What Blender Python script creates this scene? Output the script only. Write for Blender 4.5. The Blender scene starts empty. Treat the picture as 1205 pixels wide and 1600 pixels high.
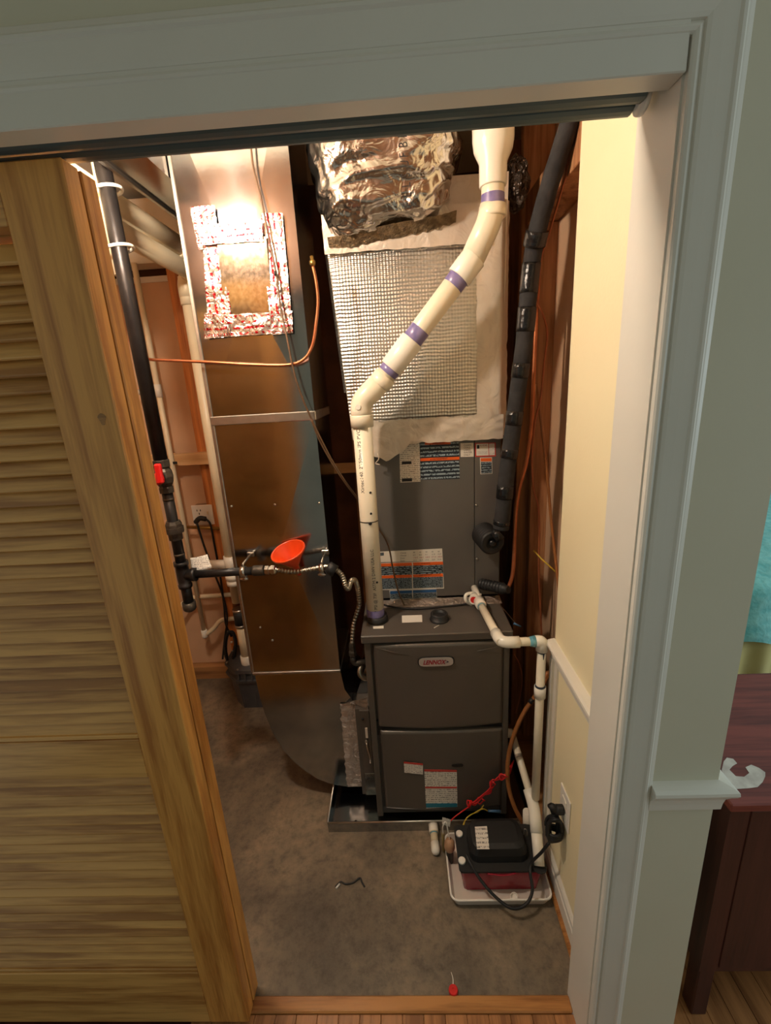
import bpy, math, random
from mathutils import Vector, Matrix, noise as mnoise
random.seed(7)
scn = bpy.context.scene
C = scn.collection

# ------------------------------------------------------------------ camera
TH, PH, PS = math.radians(15.9), math.radians(3.45), math.radians(2.5)
FPX = 700.0
CAM = Vector((0, -0.80, 1.62))
_f0 = Vector((-math.sin(PS), math.cos(PS), 0)); _r0 = Vector((math.cos(PS), math.sin(PS), 0)); _z = Vector((0, 0, 1))
FW = _f0*math.cos(TH) - _z*math.sin(TH); _u0 = _f0*math.sin(TH) + _z*math.cos(TH)
RT = _r0*math.cos(PH) - _u0*math.sin(PH); UP = _r0*math.sin(PH) + _u0*math.cos(PH)
cd = bpy.data.cameras.new('camera'); cam = bpy.data.objects.new('camera', cd); C.objects.link(cam)
cd.sensor_fit = 'VERTICAL'; cd.sensor_height = 24.0; cd.lens = FPX/1600*24.0; cd.clip_start = 0.02
M = Matrix((RT, UP, -FW)).transposed().to_4x4(); M.translation = CAM; cam.matrix_world = M
scn.camera = cam

def _ray(x, y): return RT*((x-602.5)/FPX) - UP*((y-800)/FPX) + FW
def P(x, y, Y):  d = _ray(x, y); return CAM + d*((Y-CAM.y)/d.y)      # a surveyed point at depth Y
def PX(x, y, X): d = _ray(x, y); return CAM + d*((X-CAM.x)/d.x)
def PZ(x, y, Z): d = _ray(x, y); return CAM + d*((Z-CAM.z)/d.z)

# ------------------------------------------------------------------ world, exposure
w = bpy.data.worlds.new('daylight'); scn.world = w; w.use_nodes = True
bg = w.node_tree.nodes['Background']; bg.inputs[0].default_value = (0.79, 0.91, 0.87, 1); bg.inputs[1].default_value = 0.42
scn.view_settings.view_transform = 'Standard'; scn.view_settings.look = 'None'
scn.view_settings.exposure = 0.12; scn.view_settings.gamma = 1.0; scn.view_settings.use_curve_mapping = False
BULB_LOC = Vector((-0.59, 0.10, 2.20)); BULB_STRENGTH = 590.0

wl_ = bpy.data.lights.new('bedroom_window_daylight', 'AREA'); wl_.shape = 'RECTANGLE'; wl_.size = 1.1; wl_.size_y = 1.3; wl_.energy = 20.0; wl_.color = (0.80, 0.95, 1.0)
wlo = bpy.data.objects.new('bedroom_window_daylight', wl_); C.objects.link(wlo); wlo.location = (3.30, -0.15, 1.55); wlo.rotation_euler = (0, math.radians(90), 0)

# ------------------------------------------------------------------ materials
def srgb(r, g, b):
    f = lambda c: ((c/255+0.055)/1.055)**2.4 if c > 10 else c/255/12.92
    return (f(r), f(g), f(b), 1)
def new_mat(name):
    m = bpy.data.materials.new(name); m.use_nodes = True
    return m, m.node_tree.nodes, m.node_tree.links, m.node_tree.nodes['Principled BSDF']
def N(nt, t, **kw):
    n = nt.new(t)
    for k, v in kw.items():
        if k.startswith('i_'): n.inputs[k[2:].replace('_', ' ')].default_value = v
        else: setattr(n, k, v)
    return n
def ramp(nt, stops):
    r = nt.new('ShaderNodeValToRGB'); e = r.color_ramp.elements
    while len(e) < len(stops): e.new(0.5)
    for el, (p, c) in zip(e, stops): el.position = p; el.color = c
    return r
def mat(name, c1, c2=None, rough=0.5, metal=0.0, scale=8.0, bump=0.0, bscale=None, spec=None, detail=4.0, stretch=None, rvar=0.0, coat=0.0, lo=0.35, hi=0.65, trans=0.0, rnd=False):
    """noise-varied surface; stretch = (x, y, z) scale of the object coordinates"""
    m, n, l, b = new_mat(name)
    b.inputs['Roughness'].default_value = rough; b.inputs['Metallic'].default_value = metal
    if spec is not None: b.inputs['Specular IOR Level'].default_value = spec
    if coat: b.inputs['Coat Weight'].default_value = coat; b.inputs['Coat Roughness'].default_value = 0.12
    if trans: b.inputs['Transmission Weight'].default_value = trans
    tc = N(n, 'ShaderNodeTexCoord'); mp = N(n, 'ShaderNodeMapping'); l.new(tc.outputs['Object'], mp.inputs[0])
    if stretch: mp.inputs['Scale'].default_value = stretch
    if rnd:
        oi = N(n, 'ShaderNodeObjectInfo'); mu = N(n, 'ShaderNodeVectorMath', operation='SCALE'); mu.inputs[3].default_value = 37.0
        cx = N(n, 'ShaderNodeCombineXYZ'); l.new(oi.outputs['Random'], cx.inputs[0]); l.new(oi.outputs['Random'], cx.inputs[1]); l.new(oi.outputs['Random'], cx.inputs[2])
        l.new(cx.outputs[0], mu.inputs[0]); l.new(mu.outputs[0], mp.inputs['Location'])
    nz = N(n, 'ShaderNodeTexNoise', i_Scale=scale, i_Detail=detail); l.new(mp.outputs[0], nz.inputs['Vector'])
    if c2 is None: c2 = c1
    r = ramp(n, [(lo, c1), (hi, c2)]); l.new(nz.outputs['Fac'], r.inputs[0]); l.new(r.outputs[0], b.inputs['Base Color'])
    if rvar:
        mr = N(n, 'ShaderNodeMapRange'); mr.inputs[3].default_value = max(0.02, rough-rvar); mr.inputs[4].default_value = min(1, rough+rvar)
        l.new(nz.outputs['Fac'], mr.inputs[0]); l.new(mr.outputs[0], b.inputs['Roughness'])
    if bump:
        nb = N(n, 'ShaderNodeTexNoise', i_Scale=bscale or scale*3, i_Detail=5.0); l.new(mp.outputs[0], nb.inputs['Vector'])
        bp = N(n, 'ShaderNodeBump', i_Strength=bump, i_Distance=0.01); l.new(nb.outputs['Fac'], bp.inputs['Height']); l.new(bp.outputs[0], b.inputs['Normal'])
    return m
def wood(name, c1, c2, axis='Z', rough=0.42, scale=26.0, knots=True, rnd=True, coat=0.0):
    m, n, l, b = new_mat(name); b.inputs['Roughness'].default_value = rough
    if coat: b.inputs['Coat Weight'].default_value = coat; b.inputs['Coat Roughness'].default_value = 0.2
    tc = N(n, 'ShaderNodeTexCoord'); mp = N(n, 'ShaderNodeMapping'); l.new(tc.outputs['Object'], mp.inputs[0])
    s = {'X': (0.06, 1, 1), 'Y': (1, 0.06, 1), 'Z': (1, 1, 0.06)}[axis]; mp.inputs['Scale'].default_value = s
    if rnd:
        oi = N(n, 'ShaderNodeObjectInfo'); cx = N(n, 'ShaderNodeCombineXYZ'); mm = N(n, 'ShaderNodeMath', operation='MULTIPLY'); mm.inputs[1].default_value = 53.0
        l.new(oi.outputs['Random'], mm.inputs[0])
        for k in range(3): l.new(mm.outputs[0], cx.inputs[k])
        l.new(cx.outputs[0], mp.inputs['Location'])
    a = N(n, 'ShaderNodeTexNoise', i_Scale=scale, i_Detail=6.0, i_Distortion=0.6); l.new(mp.outputs[0], a.inputs['Vector'])
    f = N(n, 'ShaderNodeTexNoise', i_Scale=scale*7, i_Detail=3.0); l.new(mp.outputs[0], f.inputs['Vector'])
    mx = N(n, 'ShaderNodeMath', operation='MULTIPLY_ADD'); mx.inputs[1].default_value = 0.35; l.new(f.outputs['Fac'], mx.inputs[0]); l.new(a.outputs['Fac'], mx.inputs[2])
    r = ramp(n, [(0.52, c1), (0.64, [(p+q)/2 for p, q in zip(c1, c2)]), (0.78, c2)]); l.new(mx.outputs[0], r.inputs[0]); l.new(r.outputs[0], b.inputs['Base Color'])
    bp = N(n, 'ShaderNodeBump', i_Strength=0.12, i_Distance=0.004); l.new(mx.outputs[0], bp.inputs['Height']); l.new(bp.outputs[0], b.inputs['Normal'])
    return m
def print_mat(name, paper, ink, rows, cols, thr=0.47, rough=0.45, metal=0.0, axes=('X', 'Z'), ink_lo=0.22, ink_hi=0.78):
    """flat print: rows of fine type, paper showing between the words"""
    m, n, l, b = new_mat(name); b.inputs['Roughness'].default_value = rough; b.inputs['Metallic'].default_value = metal
    tc = N(n, 'ShaderNodeTexCoord'); sp = N(n, 'ShaderNodeSeparateXYZ'); l.new(tc.outputs['Generated'], sp.inputs[0])
    mz = N(n, 'ShaderNodeMath', operation='MULTIPLY'); mz.inputs[1].default_value = rows; l.new(sp.outputs[axes[1]], mz.inputs[0])
    fr = N(n, 'ShaderNodeMath', operation='FRACT'); l.new(mz.outputs[0], fr.inputs[0])
    fl = N(n, 'ShaderNodeMath', operation='FLOOR'); l.new(mz.outputs[0], fl.inputs[0])
    g1 = N(n, 'ShaderNodeMath', operation='GREATER_THAN'); g1.inputs[1].default_value = ink_lo; l.new(fr.outputs[0], g1.inputs[0])
    g2 = N(n, 'ShaderNodeMath', operation='LESS_THAN'); g2.inputs[1].default_value = ink_hi; l.new(fr.outputs[0], g2.inputs[0])
    m1 = N(n, 'ShaderNodeMath', operation='MULTIPLY'); m1.inputs[1].default_value = cols; l.new(sp.outputs[axes[0]], m1.inputs[0])
    m2 = N(n, 'ShaderNodeMath', operation='MULTIPLY'); m2.inputs[1].default_value = 13.7; l.new(fl.outputs[0], m2.inputs[0])
    m3 = N(n, 'ShaderNodeMath', operation='MULTIPLY'); m3.inputs[1].default_value = 2.0; l.new(fr.outputs[0], m3.inputs[0])
    cx = N(n, 'ShaderNodeCombineXYZ'); l.new(m1.outputs[0], cx.inputs[0]); l.new(m2.outputs[0], cx.inputs[1]); l.new(m3.outputs[0], cx.inputs[2])
    nz = N(n, 'ShaderNodeTexNoise', i_Scale=1.0, i_Detail=2.0); l.new(cx.outputs[0], nz.inputs['Vector'])
    g3 = N(n, 'ShaderNodeMath', operation='GREATER_THAN'); g3.inputs[1].default_value = thr; l.new(nz.outputs['Fac'], g3.inputs[0])
    a = N(n, 'ShaderNodeMath', operation='MULTIPLY'); l.new(g1.outputs[0], a.inputs[0]); l.new(g2.outputs[0], a.inputs[1])
    a2 = N(n, 'ShaderNodeMath', operation='MULTIPLY'); l.new(a.outputs[0], a2.inputs[0]); l.new(g3.outputs[0], a2.inputs[1])
    mx = N(n, 'ShaderNodeMix', data_type='RGBA'); mx.inputs[6].default_value = paper; mx.inputs[7].default_value = ink
    l.new(a2.outputs[0], mx.inputs[0]); l.new(mx.outputs[2], b.inputs['Base Color'])
    return m
def foil(name, col, rough, scale, strength, vor=True, metal=1.0, dist=0.02, quilt=False):
    m, n, l, b = new_mat(name); b.inputs['Base Color'].default_value = col; b.inputs['Metallic'].default_value = metal; b.inputs['Roughness'].default_value = rough
    tc = N(n, 'ShaderNodeTexCoord')
    nz = N(n, 'ShaderNodeTexNoise', i_Scale=scale, i_Detail=3.0, i_Distortion=0.8); l.new(tc.outputs['Object'], nz.inputs['Vector'])
    h = nz.outputs['Fac']
    if vor:
        v = N(n, 'ShaderNodeTexVoronoi', i_Scale=scale*1.6, feature='F1'); l.new(tc.outputs['Object'], v.inputs['Vector'])
        ad = N(n, 'ShaderNodeMath', operation='ADD'); l.new(h, ad.inputs[0]); l.new(v.outputs['Distance'], ad.inputs[1]); h = ad.outputs[0]
    if quilt:
        sp = N(n, 'ShaderNodeSeparateXYZ'); l.new(tc.outputs['Object'], sp.inputs[0])
        def sn(o, f, ph=None):
            q = N(n, 'ShaderNodeMath', operation='MULTIPLY'); q.inputs[1].default_value = f; l.new(o, q.inputs[0])
            s = N(n, 'ShaderNodeMath', operation='SINE'); l.new(q.outputs[0], s.inputs[0]); return s.outputs[0]
        wob = N(n, 'ShaderNodeMath', operation='MULTIPLY_ADD'); wob.inputs[1].default_value = 0.012; l.new(nz.outputs['Fac'], wob.inputs[0]); l.new(sp.outputs['Z'], wob.inputs[2])
        a = sn(sp.outputs['X'], 6.2832/0.0098); c = sn(wob.outputs[0], 6.2832/0.0112)
        pr = N(n, 'ShaderNodeMath', operation='MULTIPLY_ADD'); pr.inputs[1].default_value = 0.35; l.new(a, pr.inputs[0]); l.new(c, pr.inputs[2])
        ml = N(n, 'ShaderNodeMath', operation='MULTIPLY_ADD'); ml.inputs[1].default_value = 0.35; l.new(pr.outputs[0], ml.inputs[0]); l.new(h, ml.inputs[2]); h = ml.outputs[0]
    bp = N(n, 'ShaderNodeBump', i_Strength=strength, i_Distance=dist); l.new(h, bp.inputs['Height']); l.new(bp.outputs[0], b.inputs['Normal'])
    return m
def tape_mat(name, axes, rows, cols):
    m = print_mat(name, (0.56, 0.53, 0.51, 1), (0.50, 0.02, 0.03, 1), rows, cols, thr=0.52, rough=0.26, metal=0.95, axes=axes, ink_lo=0.3, ink_hi=0.72)
    n, l = m.node_tree.nodes, m.node_tree.links; b = n['Principled BSDF']
    tc = N(n, 'ShaderNodeTexCoord'); nz = N(n, 'ShaderNodeTexNoise', i_Scale=34.0, i_Detail=3.0, i_Distortion=1.2); l.new(tc.outputs['Object'], nz.inputs['Vector'])
    bp = N(n, 'ShaderNodeBump', i_Strength=0.5, i_Distance=0.01); l.new(nz.outputs['Fac'], bp.inputs['Height']); l.new(bp.outputs[0], b.inputs['Normal'])
    return m
def concrete():
    m, n, l, b = new_mat('stained_concrete'); b.inputs['Roughness'].default_value = 0.55
    tc = N(n, 'ShaderNodeTexCoord')
    a = N(n, 'ShaderNodeTexNoise', i_Scale=2.6, i_Detail=8.0, i_Roughness=0.62, i_Distortion=0.5); l.new(tc.outputs['Object'], a.inputs['Vector'])
    c = N(n, 'ShaderNodeTexNoise', i_Scale=26.0, i_Detail=8.0, i_Roughness=0.75); l.new(tc.outputs['Object'], c.inputs['Vector'])
    r1 = ramp(n, [(0.33, srgb(82, 72, 60)), (0.5, srgb(114, 101, 84)), (0.68, srgb(146, 128, 104))]); l.new(a.outputs['Fac'], r1.inputs[0])
    r2 = ramp(n, [(0.30, (0.5, 0.5, 0.5, 1)), (0.52, (1, 1, 1, 1)), (0.72, (1.25, 1.22, 1.16, 1))]); l.new(c.outputs['Fac'], r2.inputs[0])
    mx = N(n, 'ShaderNodeMix', data_type='RGBA', blend_type='MULTIPLY'); mx.inputs[0].default_value = 1.0
    l.new(r1.outputs[0], mx.inputs[6]); l.new(r2.outputs[0], mx.inputs[7]); l.new(mx.outputs[2], b.inputs['Base Color'])
    bp = N(n, 'ShaderNodeBump', i_Strength=0.25, i_Distance=0.01); l.new(c.outputs['Fac'], bp.inputs['Height']); l.new(bp.outputs[0], b.inputs['Normal'])
    mr = N(n, 'ShaderNodeMapRange'); mr.inputs[3].default_value = 0.38; mr.inputs[4].default_value = 0.75; l.new(a.outputs['Fac'], mr.inputs[0]); l.new(mr.outputs[0], b.inputs['Roughness'])
    return m

MT = {}
MT['concrete'] = concrete()
MT['trim'] = mat('white_trim_paint', srgb(218, 213, 202), srgb(224, 219, 208), rough=0.4, scale=3, bump=0.03, bscale=60)
MT['wall'] = mat('cream_wall_paint', srgb(240, 227, 188), srgb(243, 231, 193), rough=0.6, scale=3, bump=0.05, bscale=140)
MT['hallwall'] = mat('olive_cream_wall_paint', srgb(208, 202, 180), srgb(212, 206, 185), rough=0.65, scale=3, bump=0.015, bscale=140)
MT['drywall'] = mat('brown_drywall_paper', srgb(202, 164, 130), srgb(209, 172, 138), rough=0.8, scale=4)
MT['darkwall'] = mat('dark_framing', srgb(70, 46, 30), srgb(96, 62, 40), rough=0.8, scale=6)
MT['ceil'] = mat('ceiling_paint', srgb(215, 205, 185), rough=0.8)
MT['door_v'] = wood('oak_upright_grain', srgb(176, 112, 48), srgb(222, 158, 80), 'Z', rough=0.4, scale=30)
MT['door_h'] = wood('oak_level_grain', srgb(168, 112, 52), srgb(222, 166, 92), 'X', rough=0.42, scale=24)
MT['thresh'] = wood('threshold_oak', srgb(140, 88, 44), srgb(186, 128, 70), 'X', rough=0.35, scale=30)
MT['plank'] = wood('plank_oak', srgb(132, 86, 52), srgb(178, 122, 76), 'Y', rough=0.3, scale=34)
MT['stud'] = wood('stained_stud', srgb(92, 58, 36), srgb(158, 110, 72), 'Z', rough=0.7, scale=22)
MT['orangestud'] = wood('orange_stained_stud', srgb(150, 78, 32), srgb(214, 138, 72), 'Z', rough=0.6, scale=18)
MT['lightenedstud'] = wood('lightened_bay_stud', srgb(134, 86, 54), srgb(190, 138, 94), 'Z', rough=0.7, scale=22)  # stud wood lightened in colour to stand in for light in the bay
MT['pine'] = wood('new_pine', srgb(196, 150, 100), srgb(222, 182, 132), 'X', rough=0.6, scale=18)
MT['oldpine'] = wood('old_pine', srgb(128, 88, 50), srgb(168, 122, 74), 'X', rough=0.7, scale=18)
MT['track'] = mat('green_grey_track_metal', srgb(70, 86, 88), srgb(76, 92, 94), rough=0.5, metal=0.0, scale=5)
MT['galv'] = mat('galvanised_sheet', srgb(166, 168, 170), srgb(186, 188, 190), rough=0.16, metal=1.0, scale=5, bump=0.06, bscale=7, rvar=0.04)
MT['galv2'] = mat('galvanised_spangle', srgb(158, 156, 148), srgb(182, 180, 172), rough=0.17, metal=1.0, scale=90, rvar=0.05)
MT['galv_edge'] = mat('galvanised_drive_cleat', srgb(186, 182, 174), srgb(200, 196, 188), rough=0.36, metal=1.0, scale=30)
MT['furn'] = mat('furnace_grey_paint', srgb(96, 90, 83), srgb(100, 94, 87), rough=0.38, metal=0.3, scale=4, bump=0.02, bscale=220)
MT['coil'] = mat('coil_case_grey_paint', srgb(104, 101, 97), srgb(110, 107, 102), rough=0.42, metal=0.3, scale=4, bump=0.02, bscale=200)
MT['black'] = mat('black_rubber', srgb(24, 24, 25), srgb(32, 32, 33), rough=0.55, scale=12)
MT['blackgloss'] = mat('black_glossy_tape', srgb(18, 18, 20), srgb(26, 26, 28), rough=0.22, scale=20, bump=0.3, bscale=60)
MT['foam'] = mat('black_foam_insulation', srgb(36, 36, 38), srgb(50, 50, 52), rough=0.9, scale=30, bump=0.15, bscale=90)
MT['iron'] = mat('black_iron_pipe', srgb(38, 36, 37), srgb(52, 49, 48), rough=0.38, metal=0.5, scale=10, bump=0.1, bscale=40)
MT['fitting'] = mat('dull_iron_fitting', srgb(62, 57, 51), srgb(88, 80, 70), rough=0.5, metal=0.6, scale=30, bump=0.15, bscale=60)
MT['brass'] = mat('dull_brass', srgb(150, 116, 58), srgb(176, 140, 76), rough=0.35, metal=0.9, scale=20)
MT['steel'] = mat('zinc_steel', srgb(188, 182, 172), srgb(206, 200, 190), rough=0.28, metal=1.0, scale=30)
MT['flexst'] = mat('corrugated_steel', srgb(156, 148, 134), srgb(176, 168, 152), rough=0.34, metal=1.0, scale=30)
MT['copper'] = mat('copper_tube', srgb(176, 104, 68), srgb(196, 122, 82), rough=0.36, metal=0.8, scale=20)
MT['copperdull'] = mat('dull_copper_cable', srgb(150, 84, 52), srgb(172, 102, 64), rough=0.5, metal=0.35, scale=20)
MT['brownwire'] = mat('brown_wire', srgb(86, 62, 42), srgb(100, 74, 50), rough=0.5, scale=10)
MT['hose'] = mat('brown_hose', srgb(142, 88, 44), srgb(158, 102, 54), rough=0.4, scale=10)
MT['pvc'] = mat('white_pvc', srgb(234, 224, 200), srgb(240, 231, 209), rough=0.3, scale=6, spec=0.5)
MT['pvcw'] = mat('bright_pvc_fitting', srgb(240, 234, 220), srgb(244, 239, 226), rough=0.26, scale=6)
MT['pvcb'] = mat('aged_pvc', srgb(226, 208, 172), srgb(234, 218, 186), rough=0.4, scale=6)
MT['primer'] = mat('purple_primer', srgb(84, 74, 138), srgb(150, 140, 182), rough=0.3, scale=16, lo=0.3, hi=0.75)
MT['blueglue'] = mat('blue_solvent', srgb(40, 120, 150), srgb(130, 190, 200), rough=0.3, scale=40)
MT['darkglue'] = mat('dark_blue_solvent', srgb(22, 40, 62), rough=0.3)
MT['foil'] = foil('crumpled_foil', srgb(206, 200, 192), 0.24, 13, 0.5, vor=False, dist=0.03)
MT['scrim'] = foil('scrim_foil_tape', srgb(216, 204, 188), 0.45, 16, 0.5, vor=False, metal=0.35, dist=0.012)
MT['foilcollar'] = foil('foil_joint_tape', srgb(176, 162, 150), 0.4, 34, 0.8, vor=False, metal=0.6, dist=0.02)
MT['quilt'] = foil('bubble_foil_quilt', srgb(218, 214, 206), 0.38, 14, 0.42, vor=False, quilt=True, dist=0.006)
MT['tape_h'] = tape_mat('printed_foil_tape_level', ('X', 'Z'), 4, 22)
MT['tape_v'] = tape_mat('printed_foil_tape_upright', ('Z', 'X'), 4, 30)
MT['red'] = mat('red_plastic', srgb(206, 26, 24), srgb(216, 34, 30), rough=0.35, scale=10)
MT['orange'] = mat('orange_plastic', srgb(222, 70, 24), srgb(228, 78, 28), rough=0.3, scale=6)
MT['redtank'] = mat('dark_red_tank', srgb(140, 14, 38), srgb(152, 20, 44), rough=0.22, scale=6)
MT['white'] = mat('white_plastic', srgb(236, 230, 220), srgb(240, 235, 226), rough=0.35, scale=6)
MT['tray'] = mat('grey_white_tray', srgb(206, 196, 186), srgb(218, 208, 198), rough=0.3, scale=6)
MT['sump'] = mat('grey_plastic_basin', srgb(72, 72, 74), srgb(82, 82, 84), rough=0.42, scale=10)
MT['paper'] = print_mat('printed_label_white', srgb(226, 220, 208), srgb(128, 122, 116), 20, 24, thr=0.50, ink_lo=.35)
MT['paper2'] = print_mat('printed_tag_white', srgb(230, 224, 214), srgb(128, 122, 118), 10, 20, thr=.5, ink_lo=.35)
MT['plainpaper'] = mat('label_white', srgb(228, 222, 210), rough=0.5)
MT['warn'] = print_mat('black_warning_print', srgb(24, 34, 44), srgb(150, 168, 176), 10, 30, thr=0.45, ink_lo=.3)
MT['warn2'] = print_mat('black_warning_print_short', srgb(24, 32, 40), srgb(140, 158, 166), 5, 12, thr=0.46)
MT['orangeband'] = mat('warning_orange', srgb(232, 100, 30), rough=0.5)
MT['blueband'] = mat('notice_blue', srgb(36, 88, 140), rough=0.5)
MT['tealband'] = mat('label_teal', srgb(24, 122, 148), rough=0.5)
MT['redband'] = mat('label_red', srgb(196, 62, 52), rough=0.5)
MT['ink'] = mat('black_ink', srgb(26, 24, 26), rough=0.6)
MT['redink'] = mat('red_ink', srgb(160, 24, 46), rough=0.4)
MT['navyink'] = mat('navy_ink', srgb(40, 36, 78), rough=0.4)
MT['chrome'] = mat('brushed_badge', srgb(206, 204, 202), srgb(216, 214, 212), rough=0.3, metal=0.6, scale=30)
MT['dark'] = mat('recess_shade_dark', srgb(14, 13, 12), rough=0.7)  # near-black, its colour stands in for shade in slots, holes and gaps
MT['wirered'] = mat('red_wire', srgb(204, 34, 36), rough=0.4)
MT['wireyellow'] = mat('yellow_wire', srgb(206, 178, 60), rough=0.4)
MT['wireblue'] = mat('blue_wire', srgb(70, 110, 150), rough=0.4)
MT['mahog'] = wood('mahogany', srgb(92, 36, 30), srgb(134, 62, 52), 'X', rough=0.35, scale=24)
MT['darkmahog'] = wood('dark_mahogany', srgb(56, 26, 22), srgb(78, 38, 32), 'Z', rough=0.35, scale=20)
MT['whitepaint'] = mat('spilled_white_paint', srgb(222, 216, 208), srgb(190, 180, 174), rough=0.5, scale=30)
MT['quiltteal'] = mat('teal_bedspread', srgb(112, 196, 196), srgb(150, 220, 216), rough=0.75, scale=30, bump=0.6, bscale=30)
MT['skirt'] = mat('yellow_bed_skirt', srgb(232, 216, 140), srgb(240, 226, 156), rough=0.75, scale=10)
MT['greywall'] = mat('pale_bedroom_wall', srgb(190, 200, 205), rough=0.8)
MT['brick'] = mat('brick_face', srgb(104, 58, 44), srgb(128, 74, 56), rough=0.85, scale=20)
e, n_, l_, b_ = new_mat('lit_bulb'); b_.inputs['Emission Color'].default_value = (1.0, 0.85, 0.68, 1); b_.inputs['Emission Strength'].default_value = BULB_STRENGTH; b_.inputs['Base Color'].default_value = (1, .9, .8, 1)
MT['bulb'] = e

# ------------------------------------------------------------------ mesh helpers
ORG = {}
class MB:
    def __init__(s): s.v = []; s.f = []; s.sm = []
    def add(s, vs, fs, smooth=False):
        o = len(s.v); s.v += [Vector(q) for q in vs]
        for f in fs: s.f.append([i+o for i in f]); s.sm.append(smooth)
        return s
    def box(s, x0, x1, y0, y1, z0, z1, bv=0.0):
        if bv <= 0:
            vs = [(x, y, z) for x in (x0, x1) for y in (y0, y1) for z in (z0, z1)]
            return s.add(vs, [(0, 1, 3, 2), (4, 6, 7, 5), (0, 4, 5, 1), (2, 3, 7, 6), (0, 2, 6, 4), (1, 5, 7, 3)])
        b = min(bv, (x1-x0)*.49, (y1-y0)*.49, (z1-z0)*.49)
        vs = []; idx = {}
        lo = (x0, y0, z0); hi = (x1, y1, z1)
        for sx in (0, 1):
            for sy in (0, 1):
                for sz in (0, 1):
                    sg = (sx, sy, sz)
                    for ax in range(3):
                        p = []
                        for k in range(3):
                            e = hi[k] if sg[k] else lo[k]
                            p.append(e if k == ax else (e-b if sg[k] else e+b))
                        idx[(sg, ax)] = len(vs); vs.append(tuple(p))
        fs = []
        def g(sx, sy, sz, ax): return idx[((sx, sy, sz), ax)]
        for ax in range(3):
            o = [k for k in range(3) if k != ax]
            for sd in (0, 1):
                q = []
                for a, c in ((0, 0), (1, 0), (1, 1), (0, 1)):
                    sg = [0]*3; sg[ax] = sd; sg[o[0]] = a; sg[o[1]] = c; q.append(idx[(tuple(sg), ax)])
                fs.append(q)
        for ax in range(3):                      # edges run along ax
            o = [k for k in range(3) if k != ax]
            for a in (0, 1):
                for c in (0, 1):
                    s0 = [0]*3; s1 = [0]*3; s1[ax] = 1
                    for t in (s0, s1): t[o[0]] = a; t[o[1]] = c
                    fs.append([idx[(tuple(s0), o[0])], idx[(tuple(s1), o[0])], idx[(tuple(s1), o[1])], idx[(tuple(s0), o[1])]])
        for sx in (0, 1):
            for sy in (0, 1):
                for sz in (0, 1): fs.append([g(sx, sy, sz, 0), g(sx, sy, sz, 1), g(sx, sy, sz, 2)])
        return s.add(vs, fs)
    def sweep(s, pts, rad, n=12, cap=True, smooth=True):
        """tube through pts (list of Vector); rad is a number or a list"""
        pts = [Vector(p) for p in pts]; k = len(pts)
        R = list(rad) if isinstance(rad, (list, tuple)) else [rad]*k
        if len(R) != k:                                          # spread the given radii along the path
            m_ = len(R)-1; R = [R[min(int(i*m_/(k-1)), m_-1)]*(1-(i*m_/(k-1)-min(int(i*m_/(k-1)), m_-1))) + R[min(int(i*m_/(k-1)), m_-1)+1]*(i*m_/(k-1)-min(int(i*m_/(k-1)), m_-1)) for i in range(k)]
        T = []
        for i in range(k):
            a = pts[max(i-1, 0)]; b = pts[min(i+1, k-1)]; t = (b-a)
            T.append(t.normalized() if t.length > 1e-9 else (T[-1] if T else Vector((0, 0, 1))))
        ref = Vector((0, 1, 0)) if abs(T[0].y) < 0.9 else Vector((1, 0, 0))
        u = (ref - T[0]*ref.dot(T[0])).normalized()
        vs = []
        for i in range(k):
            u = (u - T[i]*u.dot(T[i])).normalized(); q = T[i].cross(u)
            for j in range(n):
                a = 2*math.pi*j/n; vs.append(pts[i] + (u*math.cos(a) + q*math.sin(a))*R[i])
        fs = [(i*n+j, i*n+(j+1) % n, (i+1)*n+(j+1) % n, (i+1)*n+j) for i in range(k-1) for j in range(n)]
        s.add(vs, fs, smooth)
        if cap:
            s.add(vs[:n], [tuple(range(n))[::-1]]); s.add(vs[-n:], [tuple(range(n))])
        return s
    def lathe(s, p, axis, prof, n=20, smooth=True, cap=True):
        """prof: list of (distance along axis, radius); sharp steps are doubled points"""
        p = Vector(p); t = Vector(axis).normalized()
        ref = Vector((0, 0, 1)) if abs(t.z) < 0.9 else Vector((1, 0, 0))
        u = (ref - t*ref.dot(t)).normalized(); q = t.cross(u); vs = []
        for d, r in prof:
            for j in range(n):
                a = 2*math.pi*j/n; vs.append(p + t*d + (u*math.cos(a) + q*math.sin(a))*r)
        k = len(prof)
        for i in range(k-1):
            ring = vs[i*n:(i+2)*n]
            flat = abs(prof[i][0]-prof[i+1][0]) < 1e-6
            s.add(ring, [(j, (j+1) % n, n+(j+1) % n, n+j) for j in range(n)], smooth and not flat)
        if cap:
            s.add(vs[:n], [tuple(range(n))[::-1]]); s.add(vs[-n:], [tuple(range(n))])
        return s
    def prism(s, poly, vec):
        """poly: list of points (planar), extruded by vec"""
        a = [Vector(p) for p in poly]; v = Vector(vec); n = len(a)
        vs = a + [p+v for p in a]
        return s.add(vs, [tuple(range(n))[::-1], tuple(range(n, 2*n))] + [(i, (i+1) % n, n+(i+1) % n, n+i) for i in range(n)])
    def grid(s, fn, nu, nv, smooth=True):
        vs = [fn(i/nu, j/nv) for j in range(nv+1) for i in range(nu+1)]
        return s.add(vs, [(j*(nu+1)+i, j*(nu+1)+i+1, (j+1)*(nu+1)+i+1, (j+1)*(nu+1)+i) for j in range(nv) for i in range(nu)], smooth)
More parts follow.
